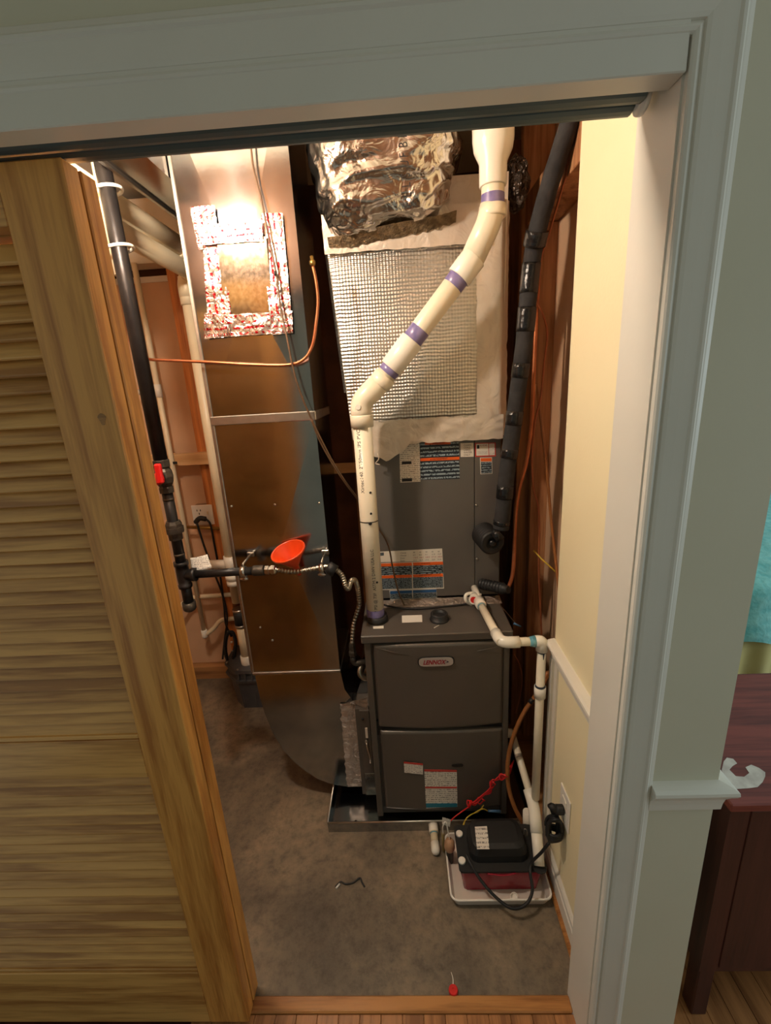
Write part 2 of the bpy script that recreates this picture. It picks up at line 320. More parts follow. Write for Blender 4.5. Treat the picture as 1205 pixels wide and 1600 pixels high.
    def build(s, name, m, parent=None, origin=None):
        me = bpy.data.meshes.new(name)
        lo = [min(v[k] for v in s.v) for k in range(3)]; hi = [max(v[k] for v in s.v) for k in range(3)]
        c = Vector(origin) if origin is not None else Vector([(a+b)/2 for a, b in zip(lo, hi)])
        me.from_pydata([tuple(v-c) for v in s.v], [], s.f)
        me.polygons.foreach_set('use_smooth', s.sm)
        me.materials.append(MT[m] if isinstance(m, str) else m); me.update()
        import bmesh
        bm = bmesh.new(); bm.from_mesh(me); bmesh.ops.remove_doubles(bm, verts=bm.verts, dist=1e-6)
        bmesh.ops.recalc_face_normals(bm, faces=bm.faces); bm.to_mesh(me); bm.free()
        o = bpy.data.objects.new(name, me); C.objects.link(o)
        ORG[o.name] = c.copy()
        if parent is not None: o.parent = parent; o.location = c - ORG[parent.name]
        else: o.location = c
        return o
def tag(o, label=None, cat=None, group=None, kind=None):
    if label: o['label'] = label
    if cat: o['category'] = cat
    if group: o['group'] = group
    if kind: o['kind'] = kind
    return o
def thing(name, loc, label, cat, group=None):
    o = bpy.data.objects.new(name, None); C.objects.link(o); o.location = Vector(loc); o.empty_display_size = 0.05; ORG[o.name] = Vector(loc)
    return tag(o, label, cat, group)
def struct(mb, name, m, label=None, parent=None):
    o = mb.build(name, m, parent)
    if parent is None: o['kind'] = 'structure'
    if label: o['label'] = label
    return o
def copy_part(o, dl):
    c = o.copy(); C.objects.link(c); c.location = o.location + Vector(dl); ORG[c.name] = ORG[o.name] + Vector(dl); return c
def curve(pts, n=8):
    """Catmull-Rom through pts"""
    p = [Vector(q) for q in pts]; p = [p[0]*2-p[1]] + p + [p[-1]*2-p[-2]]; out = []
    for i in range(1, len(p)-2):
        for k in range(n):
            t = k/n; a, b, c, d = p[i-1], p[i], p[i+1], p[i+2]
            out.append(0.5*((2*b) + (c-a)*t + (2*a-5*b+4*c-d)*t*t + (3*b-a-3*c+d)*t**3))
    out.append(p[-2]); return out
def fillet(pts, r, n=6):
    """polyline with its corners rounded to radius r"""
    p = [Vector(q) for q in pts]; out = [p[0]]
    for i in range(1, len(p)-1):
        a = (p[i-1]-p[i]); b = (p[i+1]-p[i]); d = min(r, a.length*.49, b.length*.49); a = p[i]+a.normalized()*d; b = p[i]+b.normalized()*d
        for k in range(n+1):
            t = k/n; out.append(a*(1-t)**2 + p[i]*2*t*(1-t) + b*t*t)
    out.append(p[-1]); return out
def text_mb(s, size, xf, bold=0.0):
    """lettering as mesh; xf maps (x, y) of the set line to a world point"""
    cu = bpy.data.curves.new('lettering', 'FONT'); cu.body = s; cu.size = size; cu.resolution_u = 2; cu.offset = size*bold
    o = bpy.data.objects.new('lettering_tmp', cu); C.objects.link(o)
    dg = bpy.context.evaluated_depsgraph_get(); me = bpy.data.meshes.new_from_object(o.evaluated_get(dg))
    mb = MB(); mb.add([xf(v.co.x, v.co.y) for v in me.vertices], [tuple(p.vertices) for p in me.polygons])
    bpy.data.objects.remove(o); bpy.data.curves.remove(cu); bpy.data.meshes.remove(me)
    return mb
def cyl(a, b, r, n=16): return MB().sweep([a, b], r, n)
def lerp(a, b, t): return Vector(a)*(1-t) + Vector(b)*t
def quadplate(pts, dy):  # four world points facing the camera, pushed forward by dy and given thickness
    return MB().prism([Vector(p)+Vector((0, -dy, 0)) for p in pts], (0, dy, 0))

# ================================================================== SETTING
XJ = 0.38; YC = -0.087                       # jamb face, hall wall face
WX = 0.437; WE = 0.41                        # closet side wall, where it ends
HZ = 2.012
struct(MB().box(-1.75, 0.585, 0.018, 1.65, -0.08, 0.0), 'floor', 'concrete')
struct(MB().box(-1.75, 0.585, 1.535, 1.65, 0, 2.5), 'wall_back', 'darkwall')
struct(MB().box(-1.75, -1.65, -0.087, 1.535, 0, 2.5), 'wall_left', 'drywall')
wr = MB().box(WX, 0.585, YC, WE, 0, 2.5); wr.box(0.40, WX, YC, 0.022, 0, 2.5)
struct(wr, 'wall_right', 'wall')
struct(MB().box(0.40, 0.5853, YC-0.001, YC, 0, 2.5), 'wall_hall', 'hallwall')
struct(MB().box(0.555, 0.585, WE, 1.535, 0, 2.5), 'wall_bay', 'drywall')
struct(MB().box(-1.75, 0.40, YC, 0.0, 2.03, 2.5), 'wall_front', 'hallwall')
struct(MB().box(-1.75, -1.32, YC, 0.0, 0, 2.03), 'wall_front_left', 'hallwall')
struct(MB().box(-1.65, 0.437, 0.0, 0.035, 2.03, 2.5), 'trim_12', 'stud', 'bare wood header framing inside the closet')
struct(MB().box(-1.75, 0.585, -2.3, 1.65, 2.5, 2.55), 'ceiling', 'ceil')
struct(MB().box(-1.9, 0.9, -2.4, -2.3, 0, 2.5), 'wall_opposite', 'hallwall')
# hall floor of narrow oak planks, going on into the bedroom
fl = struct(MB().box(-1.75, 2.8, -2.3, -0.018, -0.08, -0.012).box(0.585, 2.8, -0.018, 2.6, -0.08, -0.012), 'floor', 'darkmahog')
pl0 = None
x = -0.64; k = 0
PW = 0.057
def plank(x0, y0, y1): return MB().box(x0+0.0004, x0+PW-0.0004, y0, y1, -0.012, 0, 0.0012)
short = plank(x, -1.25, -0.0185).build('plank', 'plank', fl)
for i in range(1, 21): copy_part(short, (PW*i, 0, 0))
xs = x + PW*21.6
longp = plank(xs+0.02, -1.25, 1.6).build('plank', 'plank', fl)
for i in range(1, 22): copy_part(longp, (PW*i, 0, 0))
struct(MB().box(-1.32, XJ, -0.018, 0.018, -0.03, 0.007, 0.003), 'trim_1', 'thresh', 'oak threshold strip')

# jamb, fascia, casing
struct(MB().box(XJ, 0.40, -0.0875, 0.024, 0, 2.03), 'trim_2', 'trim', 'white door jamb')
struct(MB().box(-1.32, XJ-0.0005, -0.0985, -0.060, 1.974, 2.03, 0.0015), 'trim_3', 'trim', 'white fascia board over the sliding doors')
prof = [(0, 0), (0, .010), (.0025, .0125), (.006, .014), (.0095, .0125), (.0115, .009), (.0135, .009), (.015, .0125), (.020, .0138), (.034, .0155), (.047, .0165), (.050, .0165), (.053, .0195), (.057, .0195), (.0605, .0165), (.062, .012), (.066, .011), (.072, .0085), (.074, .006), (.074, 0)]
def casing_leg():
    mb = MB(); n = len(prof)
    a = [(XJ+.003+u, YC-d, 0.0) for u, d in prof]; b = [(XJ+.003+u, YC-d, HZ+u) for u, d in prof]
    mb.add(a+b, [(i, i+1, n+i+1, n+i) for i in range(n-1)] + [tuple(range(n))[::-1]]); return mb
def casing_head():
    mb = MB(); n = len(prof)
    a = [(-1.4, YC-d, HZ+u) for u, d in prof]; b = [(XJ+.003+u, YC-d, HZ+u) for u, d in prof]
    mb.add(a+b, [(i, i+1, n+i+1, n+i) for i in range(n-1)]); return mb
struct(casing_leg(), 'trim_4', 'trim', 'white moulded casing beside the closet')
struct(casing_head(), 'trim_5', 'trim', 'white moulded head casing')
# chair rails and baseboards
def rail_prof(): return [(0, .0), (.004, .0), (.009, .006), (.010, .020), (.012, .032), (.019, .043), (.024, .048), (.027, .054), (.026, .060), (.020, .064), (.012, .066), (0, .068)]
def chair_rail_x(xw, y0, y1, z0):      # on a wall facing -x
    p = [(xw-d, y0, z0+h) for d, h in rail_prof()]; return MB().prism(p, (0, y1-y0, 0))
struct(chair_rail_x(WX, 0.024, WE+0.006, 0.782), 'trim_6', 'trim', 'white chair rail inside the closet')
rp = [(XJ+.074, YC-d, 0.772+h*1.05) for d, h in rail_prof()]
m6 = MB(); n6 = len(rp)
far = [(0.585+d, YC-d, 0.772+h*1.05) for d, h in rail_prof()]; back = [(0.585+d, 0.06, 0.772+h*1.05) for d, h in rail_prof()]
m6.add(rp+far+back, [(i, i+1, n6+i+1, n6+i) for i in range(n6-1)] + [(n6+i, n6+i+1, 2*n6+i+1, 2*n6+i) for i in range(n6-1)] + [tuple(range(n6))])
struct(m6, 'trim_7', 'trim', 'white chair rail returning round the wall end')
bp_ = [(0, 0), (.013, 0), (.013, .055), (.010, .060), (.009, .070), (.005, .076), (0, .082)]
struct(MB().prism([(WX-d, 0.024, h+.012) for d, h in bp_], (0, WE-0.024, 0)), 'baseboard_right', 'trim')
struct(MB().box(WX-0.024, WX-0.0, 0.024, WE, 0, 0.016, 0.004), 'trim_8', 'thresh', 'orange wood shoe moulding')
struct(MB().prism([(XJ+.074, YC-d, h) for d, h in bp_], (0.131, 0, 0)), 'baseboard_front', 'trim')
# end of the wainscot: corner bead with a shadow groove
struct(MB().box(WX-.010, WX+0.02, WE-.012, WE+.010, 0.0, 0.785).box(WX-.006, WX, WE-.045, WE-.022, 0.094, 0.785), 'trim_9', 'trim', 'white corner bead at the wall end')

# ---- the pair of louvred sliding doors
DX1 = -0.478; DX0 = -1.30; SW = 0.105; Z0, Z1 = 0.010, 1.968
def louvre_door(name, y0, label):
    t = bpy.data.objects.new(name, None); C.objects.link(t); t.location = (DX1, y0, 0); ORG[t.name] = Vector((DX1, y0, 0)); t['kind'] = 'structure'; t['label'] = label
    y1 = y0+0.037
    MB().box(DX1-SW, DX1, y0, y1, Z0, Z1, 0.002).build('stile', 'door_v', t)
    MB().box(DX0, DX0+SW, y0, y1, Z0, Z1, 0.002).build('stile', 'door_v', t)
    xa, xb = DX0+SW, DX1-SW
    for a, b in ((Z0, 0.203), (0.829, 0.929), (1.885, Z1)): MB().box(xa, xb, y0+.0005, y1-.0005, a, b, 0.0015).build('rail', 'door_h', t)
    for z in (0.203, 0.929): MB().box(xa, xb, y0+.003, y0+.016, z, z+0.010, 0.002).build('bead', 'door_h', t)
    # slat: a slim board, lower edge to the front
    def slat(zc):
        a = math.radians(62); ln, th = 0.0375, 0.0062; yc = y0+0.0185
        pr = []
        for u, v in ((-.5, -.3), (-.48, .3), (-.42, .5), (.42, .5), (.48, .3), (.5, -.3), (.45, -.5), (-.45, -.5)):
            uu, vv = u*ln, v*th; pr.append((xa, yc + uu*math.cos(a) - vv*math.sin(a), zc + uu*math.sin(a) + vv*math.cos(a)))
        return MB().prism(pr, (xb-xa, 0, 0))
    pitch = 0.0281
    s0 = slat(0.953).build('slat', 'door_h', t)
    z = 0.953+pitch
    while z < 1.876: copy_part(s0, (0, 0, z-0.953)); z += pitch
    z = 0.226
    while z < 0.822: copy_part(s0, (0, 0, z-0.953)); z += pitch
    return t
d1_ = louvre_door('door_1', -0.0385, 'louvred oak sliding door in front')
kc = P(160, 655, -0.0385)
MB().prism([(kc.x+.0065*math.cos(a)*(1+.3*math.sin(3*a)), -0.0389, kc.z+.010*math.sin(a)) for a in [2*math.pi*i/18 for i in range(18)]], (0, .0006, 0)).build('knot', wood('knot_grain', srgb(110, 70, 34), srgb(176, 124, 66), 'X', scale=90), d1_)
louvre_door('door_2', 0.0045, 'second oak sliding door behind the louvred one')
# sliding-door track: a channel with two rounded lips
tk = thing('door_track', (0, -0.02, 1.99), 'dark green-grey metal sliding door track under the fascia', 'track')
pf = []
for yc, r in ((-.036, .018), (.000, .016)):
    for i in range(7):
        a = math.pi*i/6; pf.append((yc - r*math.cos(a), 1.986 - r*0.55*math.sin(a)))
pf += [(.016, 2.008), (-.054, 2.008)]
MB().prism([(-1.32, y, z) for y, z in pf], (XJ+1.32-0.022, 0, 0)).build('channel', 'track', tk)
MB().box(-1.32, XJ-0.004, -.0595, -.054, 1.984, 2.03).build('hanger_strip', 'track', tk)
MB().lathe((XJ-0.022, -0.018, 1.992), (1, 0, 0), [(0, .016), (.004, .024), (.010, .024), (.011, .0)], 16).build('end_cap', 'white', tk)

# ---- closet framing
def stud(x0, x1, y0, y1, z0, z1, lab, m='stud', grp=None, nm='wall_stud', cat='stud'): return tag(MB().box(x0, x1, y0, y1, z0, z1, 0.002).build(nm, m), lab, cat, grp)
# brown-backed drywall seen between the studs at the left
dw = MB().box(-1.62, -1.035, 1.505, 1.534, 0.0, 2.17); struct(dw, 'wall_back', 'drywall')
struct(MB().box(-1.62, -0.98, 1.498, 1.504, 2.145, 2.17), 'trim_10', 'plainpaper', 'printed paper edge strip of the drywall')
stud(-1.035, -0.985, 1.445, 1.534, 0.0, 2.45, 'orange stained wall stud behind the white drain pipe', 'orangestud')
stud(-1.60, -0.90, 1.455, 1.504, 0.0, 0.082, 'rough pine bottom plate along the back wall', 'oldpine', nm='bottom_plate', cat='plate')
blk = tag(MB().box(-1.42, -0.945, 1.40, 1.445, 1.285, 1.345, 0.002).build('blocking_board', 'pine'), 'pale new pine board nailed across the orange stud', 'board')
stud(-0.245, -0.20, 1.445, 1.53, 0.0, 2.45, 'dim wall stud between sheet metal duct and plenum')
stud(-0.62, -0.10, 1.42, 1.444, 1.20, 1.25, 'dim cross board behind the duct', 'pine', nm='cross_board', cat='board')
stud(0.492, 0.555, 0.90, 0.94, 0.04, 2.104, 'brown wall stud nearest the cream wall end', 'lightenedstud')
stud(0.452, 0.555, 0.965, 1.005, 0.04, 2.45, 'red-brown stained stud behind the copper tube', 'lightenedstud')
stud(0.41, 0.555, 1.16, 1.20, 0.04, 2.45, 'dark stud deepest in the right-hand bay')
stud(0.459, 0.555, 0.412, 0.955, 2.105, 2.20, 'brown framing block across the top of the right-hand bay', 'lightenedstud', nm='framing_block', cat='block')
stud(0.43, 0.555, 0.415, 1.44, 0.0, 0.04, 'rough bottom plate beside the furnace', 'oldpine', nm='bottom_plate', cat='plate')

# ================================================================== THE LAMP
lt = thing('pendant_lamp', BULB_LOC, 'bare warm bulb hanging inside the closet above the doors', 'lamp')
MB().lathe(BULB_LOC, (0, 0, 1), [(-.046, .0005), (-.042, .018), (-.028, .035), (-.006, .042), (.012, .037), (.026, .022), (.036, .014)], 20).build('bulb', 'bulb', lt)
MB().lathe(BULB_LOC, (0, 0, 1), [(.0365, .019), (.045, .022), (.075, .022), (.085, .012)], 18).build('socket', 'white', lt)
MB().lathe(BULB_LOC, (0, 0, 1), [(.085, .006), (.285, .006), (.285, .045), (.299, .05)], 18).build('stem', 'white', lt)

# ================================================================== FURNACE
FX0, FX1, FY = -0.162, 0.336, 0.527
fu = thing('furnace', (0.09, 0.8, 0.006), 'dark grey upright furnace with two curved front doors standing in metal pan', 'furnace')
MB().box(FX0+.004, FX1-.004, FY+.020, 1.26, 0.026, 0.786).build('cabinet', 'furn', fu)
for xx in (FX0+.004, FX1-.026): MB().box(xx, xx+.022, FY+.004, FY+.020, 0.026, 0.786, 0.002).build('corner_post', 'furn', fu)
for xx in (FX0+.02, FX1-.06):
    for yy in (0.60, 1.15): MB().box(xx, xx+.04, yy, yy+.04, 0.0055, 0.026).build('foot', 'black', fu)
MB().box(FX0-.004, FX1+.004, FY-.006, 1.265, 0.786, 0.815, 0.003).build('top_panel', 'furn', fu)
MB().box(FX0+.026, FX1-.026, FY+.010, FY+.0199, 0.40, 0.46).build('inner_rail', 'dark', fu)
def panel(x0, x1, z0, z1, yb, dep, r, bulge, top, bot, nu=36, nv=30):
    def fn(u, v):
        e = 1-(2*u-1)**2
        x = x0+(x1-x0)*u; z = (z0+bot*e)*(1-v) + (z1+top*e)*v
        d = min(min(u, 1-u)*(x1-x0), min(v, 1-v)*(z1-z0)); k = min(1, d/r); k = math.sqrt(max(0, 1-(1-k)**2))
        return Vector((x, yb - dep*k - bulge*e*k, z))
    nonu = lambda t: t
    mb = MB()
    def gr(a, b):  # denser near the borders
        f = lambda t: (0 if t == 0 else 1 if t == 1 else 0.5-0.5*math.cos(math.pi*t))
        return fn(f(a), f(b))
    mb.grid(gr, nu, nv); return mb
ud0, ud1 = P(582, 1070, FY-.01), P(790, 1065, FY-.01)
ux0, ux1 = -0.130, 0.314
MB_up = panel(ux0, ux1, 0.440, 0.779, FY+.020, 0.020, 0.010, 0.012, 0.004, -0.006)
MB_up.build('upper_door', 'furn', fu)
panel(ux0+.003, ux1+.000, 0.066, 0.424, FY+.020, 0.020, 0.010, 0.012, 0.008, -0.004).build('lower_door', 'furn', fu)
YD = FY - 0.0135
# creases pressed into the shoulders of the upper door
for a, b in (((586, 1012), (640, 1024)), ((722, 1022), (786, 1008))):
    p, q = P(*a, FY-.001), P(*b, FY-.011); MB().sweep([p, lerp(p, q, .5)+Vector((0, -.003, 0)), q], [.0004, .0013, .0004], 6).build('crease', 'furn', fu)
# badge
bc = P(681.5, 1034.5, YD-.004)
bd = MB(); pl = []
for i in range(32):
    a = 2*math.pi*i/32; cx, sz = math.cos(a), math.sin(a)
    pl.append((bc.x + 0.0575*math.copysign(abs(cx)**0.35, cx), bc.y, bc.z + 0.0165*math.copysign(abs(sz)**0.62, sz)))
bd.prism(pl, (0, 0.008, 0)); badge = bd.build('badge', 'chrome', fu)
MB().prism([(bc.x+(p[0]-bc.x)*1.06, bc.y+.002, bc.z+(p[2]-bc.z)*1.14) for p in pl], (0, .005, 0)).build('badge_rim', 'dark', fu)
text_mb('LENNOX', 0.0225, lambda x, y: Vector((bc.x-0.0440 + x*0.80 + y*0.25, bc.y-.0006, bc.z-0.0080+y)), 0.035).build('lettering', 'redink', badge)
ar = []
for i in range(15):
    t = i/14; ar.append((bc.x-0.010+0.05*math.sin(math.pi*t)**1.0*1.0, bc.z-0.0115+0.023*t, 0.0004+0.0022*math.sin(math.pi*t)**2))
sw = MB()
for i in range(14):
    (a, b, c1), (d, e_, c2) = ar[i], ar[i+1]
    sw.add([(a-c1, bc.y-.0008, b), (a+c1, bc.y-.0008, b), (d+c2, bc.y-.0008, e_), (d-c2, bc.y-.0008, e_)], [(0, 1, 2, 3)])
sw.build('swoosh', 'navyink', badge)

def sticker(name, quad, Y, m, parent, push=0.0006, lab=None):
    pts = [P(x, y, Y) for x, y in quad]
    o = quadplate(pts, push).build(name, m, parent)
    if lab: o['label'] = lab
    return o
def sub_band(quad, Y, m, parent, name='band', push=0.0012):
    return quadplate([P(x, y, Y) for x, y in quad], push).build(name, m, parent)
# lower door labels
l1 = sticker('data_label', [(631, 1190), (661, 1193), (661, 1210), (632, 1207)], YD+.001, 'paper2', fu)
sub_band([(631, 1190), (661, 1193), (661, 1195.5), (631, 1192.5)], YD+.001, 'redband', l1)
l2 = sticker('safety_label', [(663, 1202), (714, 1203), (715, 1260), (666, 1263)], YD+.001, 'paper', fu)
sub_band([(663, 1202), (714, 1203), (714, 1206), (663, 1205)], YD+.001, 'redband', l2)
sub_band([(664.5, 1229), (714, 1229), (714, 1231.5), (664.5, 1231.5)], YD+.001, 'redband', l2)
sub_band([(665.5, 1255), (714.5, 1255), (714.5, 1260.5), (666, 1261.5)], YD+.001, 'tealband', l2)
hc = P(715, 1196.5, YD-.001)
hp = [(hc.x + 0.021*math.copysign(abs(math.cos(a))**.6, math.cos(a)), hc.y, hc.z + 0.0065*math.sin(a)) for a in [2*math.pi*i/24 for i in range(24)]]
MB().prism(hp, (0, .006, 0)).build('finger_slot', 'dark', fu)  # dark plate on the door, the slot's shade is only its colour
# labels on the top panel
def top_label(quad, m, z=0.8153, nm='top_label'):
    MB().prism([PZ(x, y, z) for x, y in quad], (0, 0, 0.0006)).build(nm, m, fu)
top_label([(628, 962), (659.5, 961), (660, 972), (628.5, 973)], 'paper2')
top_label([(583, 979), (599.5, 978), (599.5, 982), (583.5, 982.5)], 'plainpaper', nm='part_label')
# plugged round opening and vent collar
cc = PZ(686.5, 968, 0.815)
MB().lathe(cc, (0, 0, 1), [(0, .034), (.004, .034), (.004, .030), (.024, .030), (.026, .028), (.026, .021), (.016, .021)], 24).build('flue_plug', 'black', fu)
MB().sweep([PZ(678.5, 981, .8165), PZ(686, 977, .8165)], .0012, 6).build('plastic_bit', 'white', fu)
vb = PZ(590, 969, 0.815)
MB().lathe(vb, (0, 0, 1), [(0, .038), (.012, .038), (.014, .036), (.024, .035)], 24).build('vent_collar', 'black', fu)
# gas inlet elbow on the left side
ge = P(575, 1036, 0.60)

# ---- sheet metal drain pan
pn = thing('drain_pan', (0.03, 0.9, 0), 'shallow galvanised drain pan under the furnace', 'pan')
px0, px1, py0, py1, ph = -0.345, 0.425, 0.492, 1.32, 0.046
MB().box(px0, px1, py0, py1, 0.0, 0.0055).build('floor_sheet', 'galv', pn)
for nm, b in (('front_wall', (px0, px1, py0, py0+.002)), ('back_wall', (px0, px1, py1-.002, py1))):
    MB().box(b[0], b[1], b[2], b[3], 0.0055, ph).build(nm, 'galv', pn)
for nm, b in (('side_wall', (px0, px0+.002)), ('side_wall', (px1-.002, px1))):
    MB().box(b[0], b[1], py0+.002, py1-.002, 0.0055, ph).build(nm, 'galv', pn)
MB().sweep([(px0, py0, ph), (px1, py0, ph)], .0035, 8).build('rolled_rim', 'galv_edge', pn)
MB().sweep([(px0, py0, ph), (px0, py1, ph)], .0035, 8).build('rolled_rim', 'galv_edge', pn)
MB().lathe((-0.245, 0.530, 0.0056), (0, 0, 1), [(0, .005), (.0004, .005)], 12).build('drain_hole', 'dark', pn)
# drain stub out of the pan
ds = thing('drain_stub', (0.07, 0.45, 0.03), 'short capped white plastic stub on the front of the metal pan', 'pipe')
a = Vector((PZ(677, 1290, .028).x, py0-.001, .028)); b = PZ(681, 1330, .016); b.z = .016
dr = (b-a).normalized(); Ln = (b-a).length
MB().lathe(a, dr, [(0, .0165), (Ln*.32, .0165), (Ln*.32, .013), (Ln*.7, .013)], 16).build('pipe', 'pvcb', ds)
MB().lathe(a, dr, [(Ln*.30, .0140), (Ln*.36, .0140)], 16).build('glue_ring', 'blueglue', ds)
MB().lathe(a, dr, [(-.001, .0175), (Ln*.28, .0175), (Ln*.3, .016)], 16).build('adapter', 'pvcw', ds)
MB().lathe(a, dr, [(Ln*.68, .0152), (Ln*.98, .0155), (Ln*1.08, .012), (Ln*1.12, .004)], 16).build('end_cap', 'pvcw', ds)

# ================================================================== COIL CABINET
CY = 0.765; CX0, CX1 = -0.108, 0.345
co = thing('coil_cabinet', (0.12, 1.0, 0.815), 'grey evaporator coil cabinet with warning labels above the furnace', 'coil cabinet')
MB().box(CX0, 0.2535, CY, 1.255, 0.828, 1.438, 0.002).build('access_panel', 'coil', co)
MB().box(0.2550, CX1, CY, 1.255, 0.828, 1.438, 0.002).build('side_panel', 'coil', co)
MB().box(CX0+.004, CX1-.004, CY+.012, 1.25, 0.8155, 0.828).build('base_flange', 'dark', co)
for px_, py_ in ((744.5, 789), (745.5, 873)):
    MB().lathe(P(px_, py_, CY), (0, -1, 0), [(0, .0045), (.003, .0045), (.005, .002)], 10).build('screw', 'steel', co)
la = sticker('rating_label', [(624, 694), (655.5, 693), (657, 752.5), (625.5, 754)], CY, 'paper', co)
sub_band([(628, 747.5), (644, 747), (644, 752), (628, 752.5)], CY, 'ink', la, 'logo_bar')
sub_band([(628, 721), (643, 720.5), (643, 725), (628, 725.5)], CY, 'ink', la, 'barcode')
lb = sticker('warning_label', [(656.5, 692), (717, 691), (718.5, 748), (657.5, 750)], CY+.0001, 'warn', co)
sub_band([(664, 690.5), (704, 689.5), (704, 694), (664, 695)], CY, 'orangeband', lb)
sub_band([(657, 716), (718, 713.5), (718, 718.2), (657, 720.5)], CY, 'orangeband', lb)
def put_text(s, size, quad_at, Y, m, parent, slope=0.0, sx=1.0):
    p = P(*quad_at, Y); return text_mb(s, size, lambda x, y: p + Vector((x*sx, 0, y + x*slope))).build('lettering', m, parent)
put_text('WARNING', 0.0085, (676, 694.2), CY-.0016, 'ink', lb, 0.0)
put_text('AVERTISSEMENT', 0.0085, (672, 719.4), CY-.0016, 'ink', lb, 0.02)
lc = sticker('cleaning_label', [(719.5, 692.5), (740, 692), (740.5, 713.5), (720, 714)], CY, 'plainpaper', co)
for i, s in enumerate(('CLEAN', 'COILS', 'USING', 'WATER', 'ONLY')):
    put_text(s, 0.0085, (724.5, 697.2+i*3.8), CY-.0009, 'ink', lc)
ld = sticker('refrigerant_label', [(742, 692), (774.5, 691.5), (775, 713), (742.5, 714)], CY, 'redband', co)
sub_band([(744, 693.5), (763, 693), (763.5, 711.5), (744.5, 712)], CY, 'plainpaper', ld, 'field')
sub_band([(764, 693), (773, 692.8), (773.3, 711), (764.5, 711.4)], CY, 'paper2', ld, 'field')
put_text('R-454B', 0.0080, (750.5, 697.6), CY-.0018, 'redink', ld)
sub_band([(745.5, 695.5), (749, 695.3), (749, 700.8), (745.5, 701)], CY, 'ink', ld, 'flame_symbol', 0.0016)
sub_band([(746, 705), (762, 704.6), (762, 709), (746, 709.4)], CY, 'paper2', ld, 'print', 0.0016)
le = sticker('small_warning_label', [(750, 715), (769, 714.5), (769.5, 740), (751, 741)], CY, 'plainpaper', co)
sub_band([(751, 716), (768.2, 715.5), (768.4, 720.5), (751.2, 721)], CY, 'orangeband', le)
sub_band([(751.3, 722), (768.3, 721.6), (768.8, 739.2), (751.8, 740)], CY, 'warn2', le, 'field')
lf = sticker('charge_table_label', [(592, 862), (691, 857), (692, 876), (593, 878.5)], CY, 'plainpaper', co)
for r_, (nm, nums) in enumerate((('Charge', ('20', '25', '30', '35', '40')), ('Charge', ('6.5', '8.0', '9.1', '11.0', '12.9')), ('Zone', ('116.4', '166.1', '208.0', '271.0', '305.0')), ('Zone', ('12.2', '16.0', '17.0', '16.0', '21.0')))):
    put_text(nm, 0.0078, (625.5, 865.2+r_*4.1), CY-.0009, 'ink', lf, 0.03)
    for c_, s in enumerate(nums): put_text(s, 0.0078, (645.5+c_*9.6, 864.3+r_*4.1-c_*.35), CY-.0009, 'ink' if r_ != 2 else 'redink', lf, 0.03)
sub_band([(593, 863.5), (600, 863), (600, 868), (593, 868.5)], CY, 'warn2', lf, 'symbol')
lg = sticker('bilingual_warning_label', [(594, 880), (692, 876), (694, 919.5), (598, 922)], CY, 'plainpaper', co)
for x0_, x1_, dy in ((595, 643.5, 0), (645, 692, -1.6)):
    for y0_, y1_, m_ in ((880.5, 885, 'orangeband'), (885.2, 899, 'warn2'), (899.2, 903.5, 'orangeband'), (903.7, 920.5, 'warn')):
        sub_band([(x0_, y0_+dy), (x1_, y0_+dy-1.6), (x1_+.8, y1_+dy-1.2), (x0_+.8, y1_+dy)], CY, m_, lg, 'field')
put_text('WARNING', 0.0072, (658, 881.6), CY-.0018, 'ink', lg, 0.03)
put_text('AVERTISSEMENT', 0.0066, (655, 900.2), CY-.0018, 'ink', lg, 0.03)
lh = sticker('notice_label', [(608.5, 922.5), (682, 919.5), (683, 934), (610, 937)], CY, 'plainpaper', co)
for x0_, x1_, dy in ((609.5, 644, 0), (645.2, 682, -1.4)):
    sub_band([(x0_, 923.4+dy), (x1_, 922+dy), (x1_, 926.6+dy), (x0_, 928+dy)], CY, 'blueband', lh, 'field')
    sub_band([(x0_, 928.4+dy), (x1_, 927+dy), (x1_+.6, 934.6+dy), (x0_+.6, 936+dy)], CY, 'warn2', lh, 'field')
# foil tape and sealant joint between coil cabinet and furnace top
jt = thing('joint_tape', (0.12, 0.74, 0.816), 'crumpled foil tape sealing the joint between furnace top and coil cabinet', 'tape')
def strip(x0, x1, y0, y1, z0, z1, nu, nv, amp, seed, rag=0.0, face='front'):
    def fn(u, v):
        x = x0+(x1-x0)*u; z = z0+(z1-z0)*v; y = y0+(y1-y0)*v
        nn = mnoise.noise(Vector((x*28+seed, z*28, seed*3)))
        if rag and v in (0, 1): z += rag*mnoise.noise(Vector((x*40+seed*5, v*9, 0)))
        if rag and u in (0, 1): x += rag*mnoise.noise(Vector((z*40+seed*5, u*9, 3)))
        return Vector((x, y - amp*(nn+0.6), z))
    return MB().grid(fn, nu, nv)
strip(-0.10, 0.345, 0.712, CY-.003, 0.8165, 0.824, 70, 5, 0.005, 2.0, 0.002).build('foil_strip', 'foilcollar', jt)
MB().sweep(curve([PZ(600, 945, .822), PZ(625, 950, .822), PZ(660, 951, .82), PZ(700, 947, .82), PZ(735, 943, .823)]), .0032, 8).build('sealant_bead', 'black', jt)

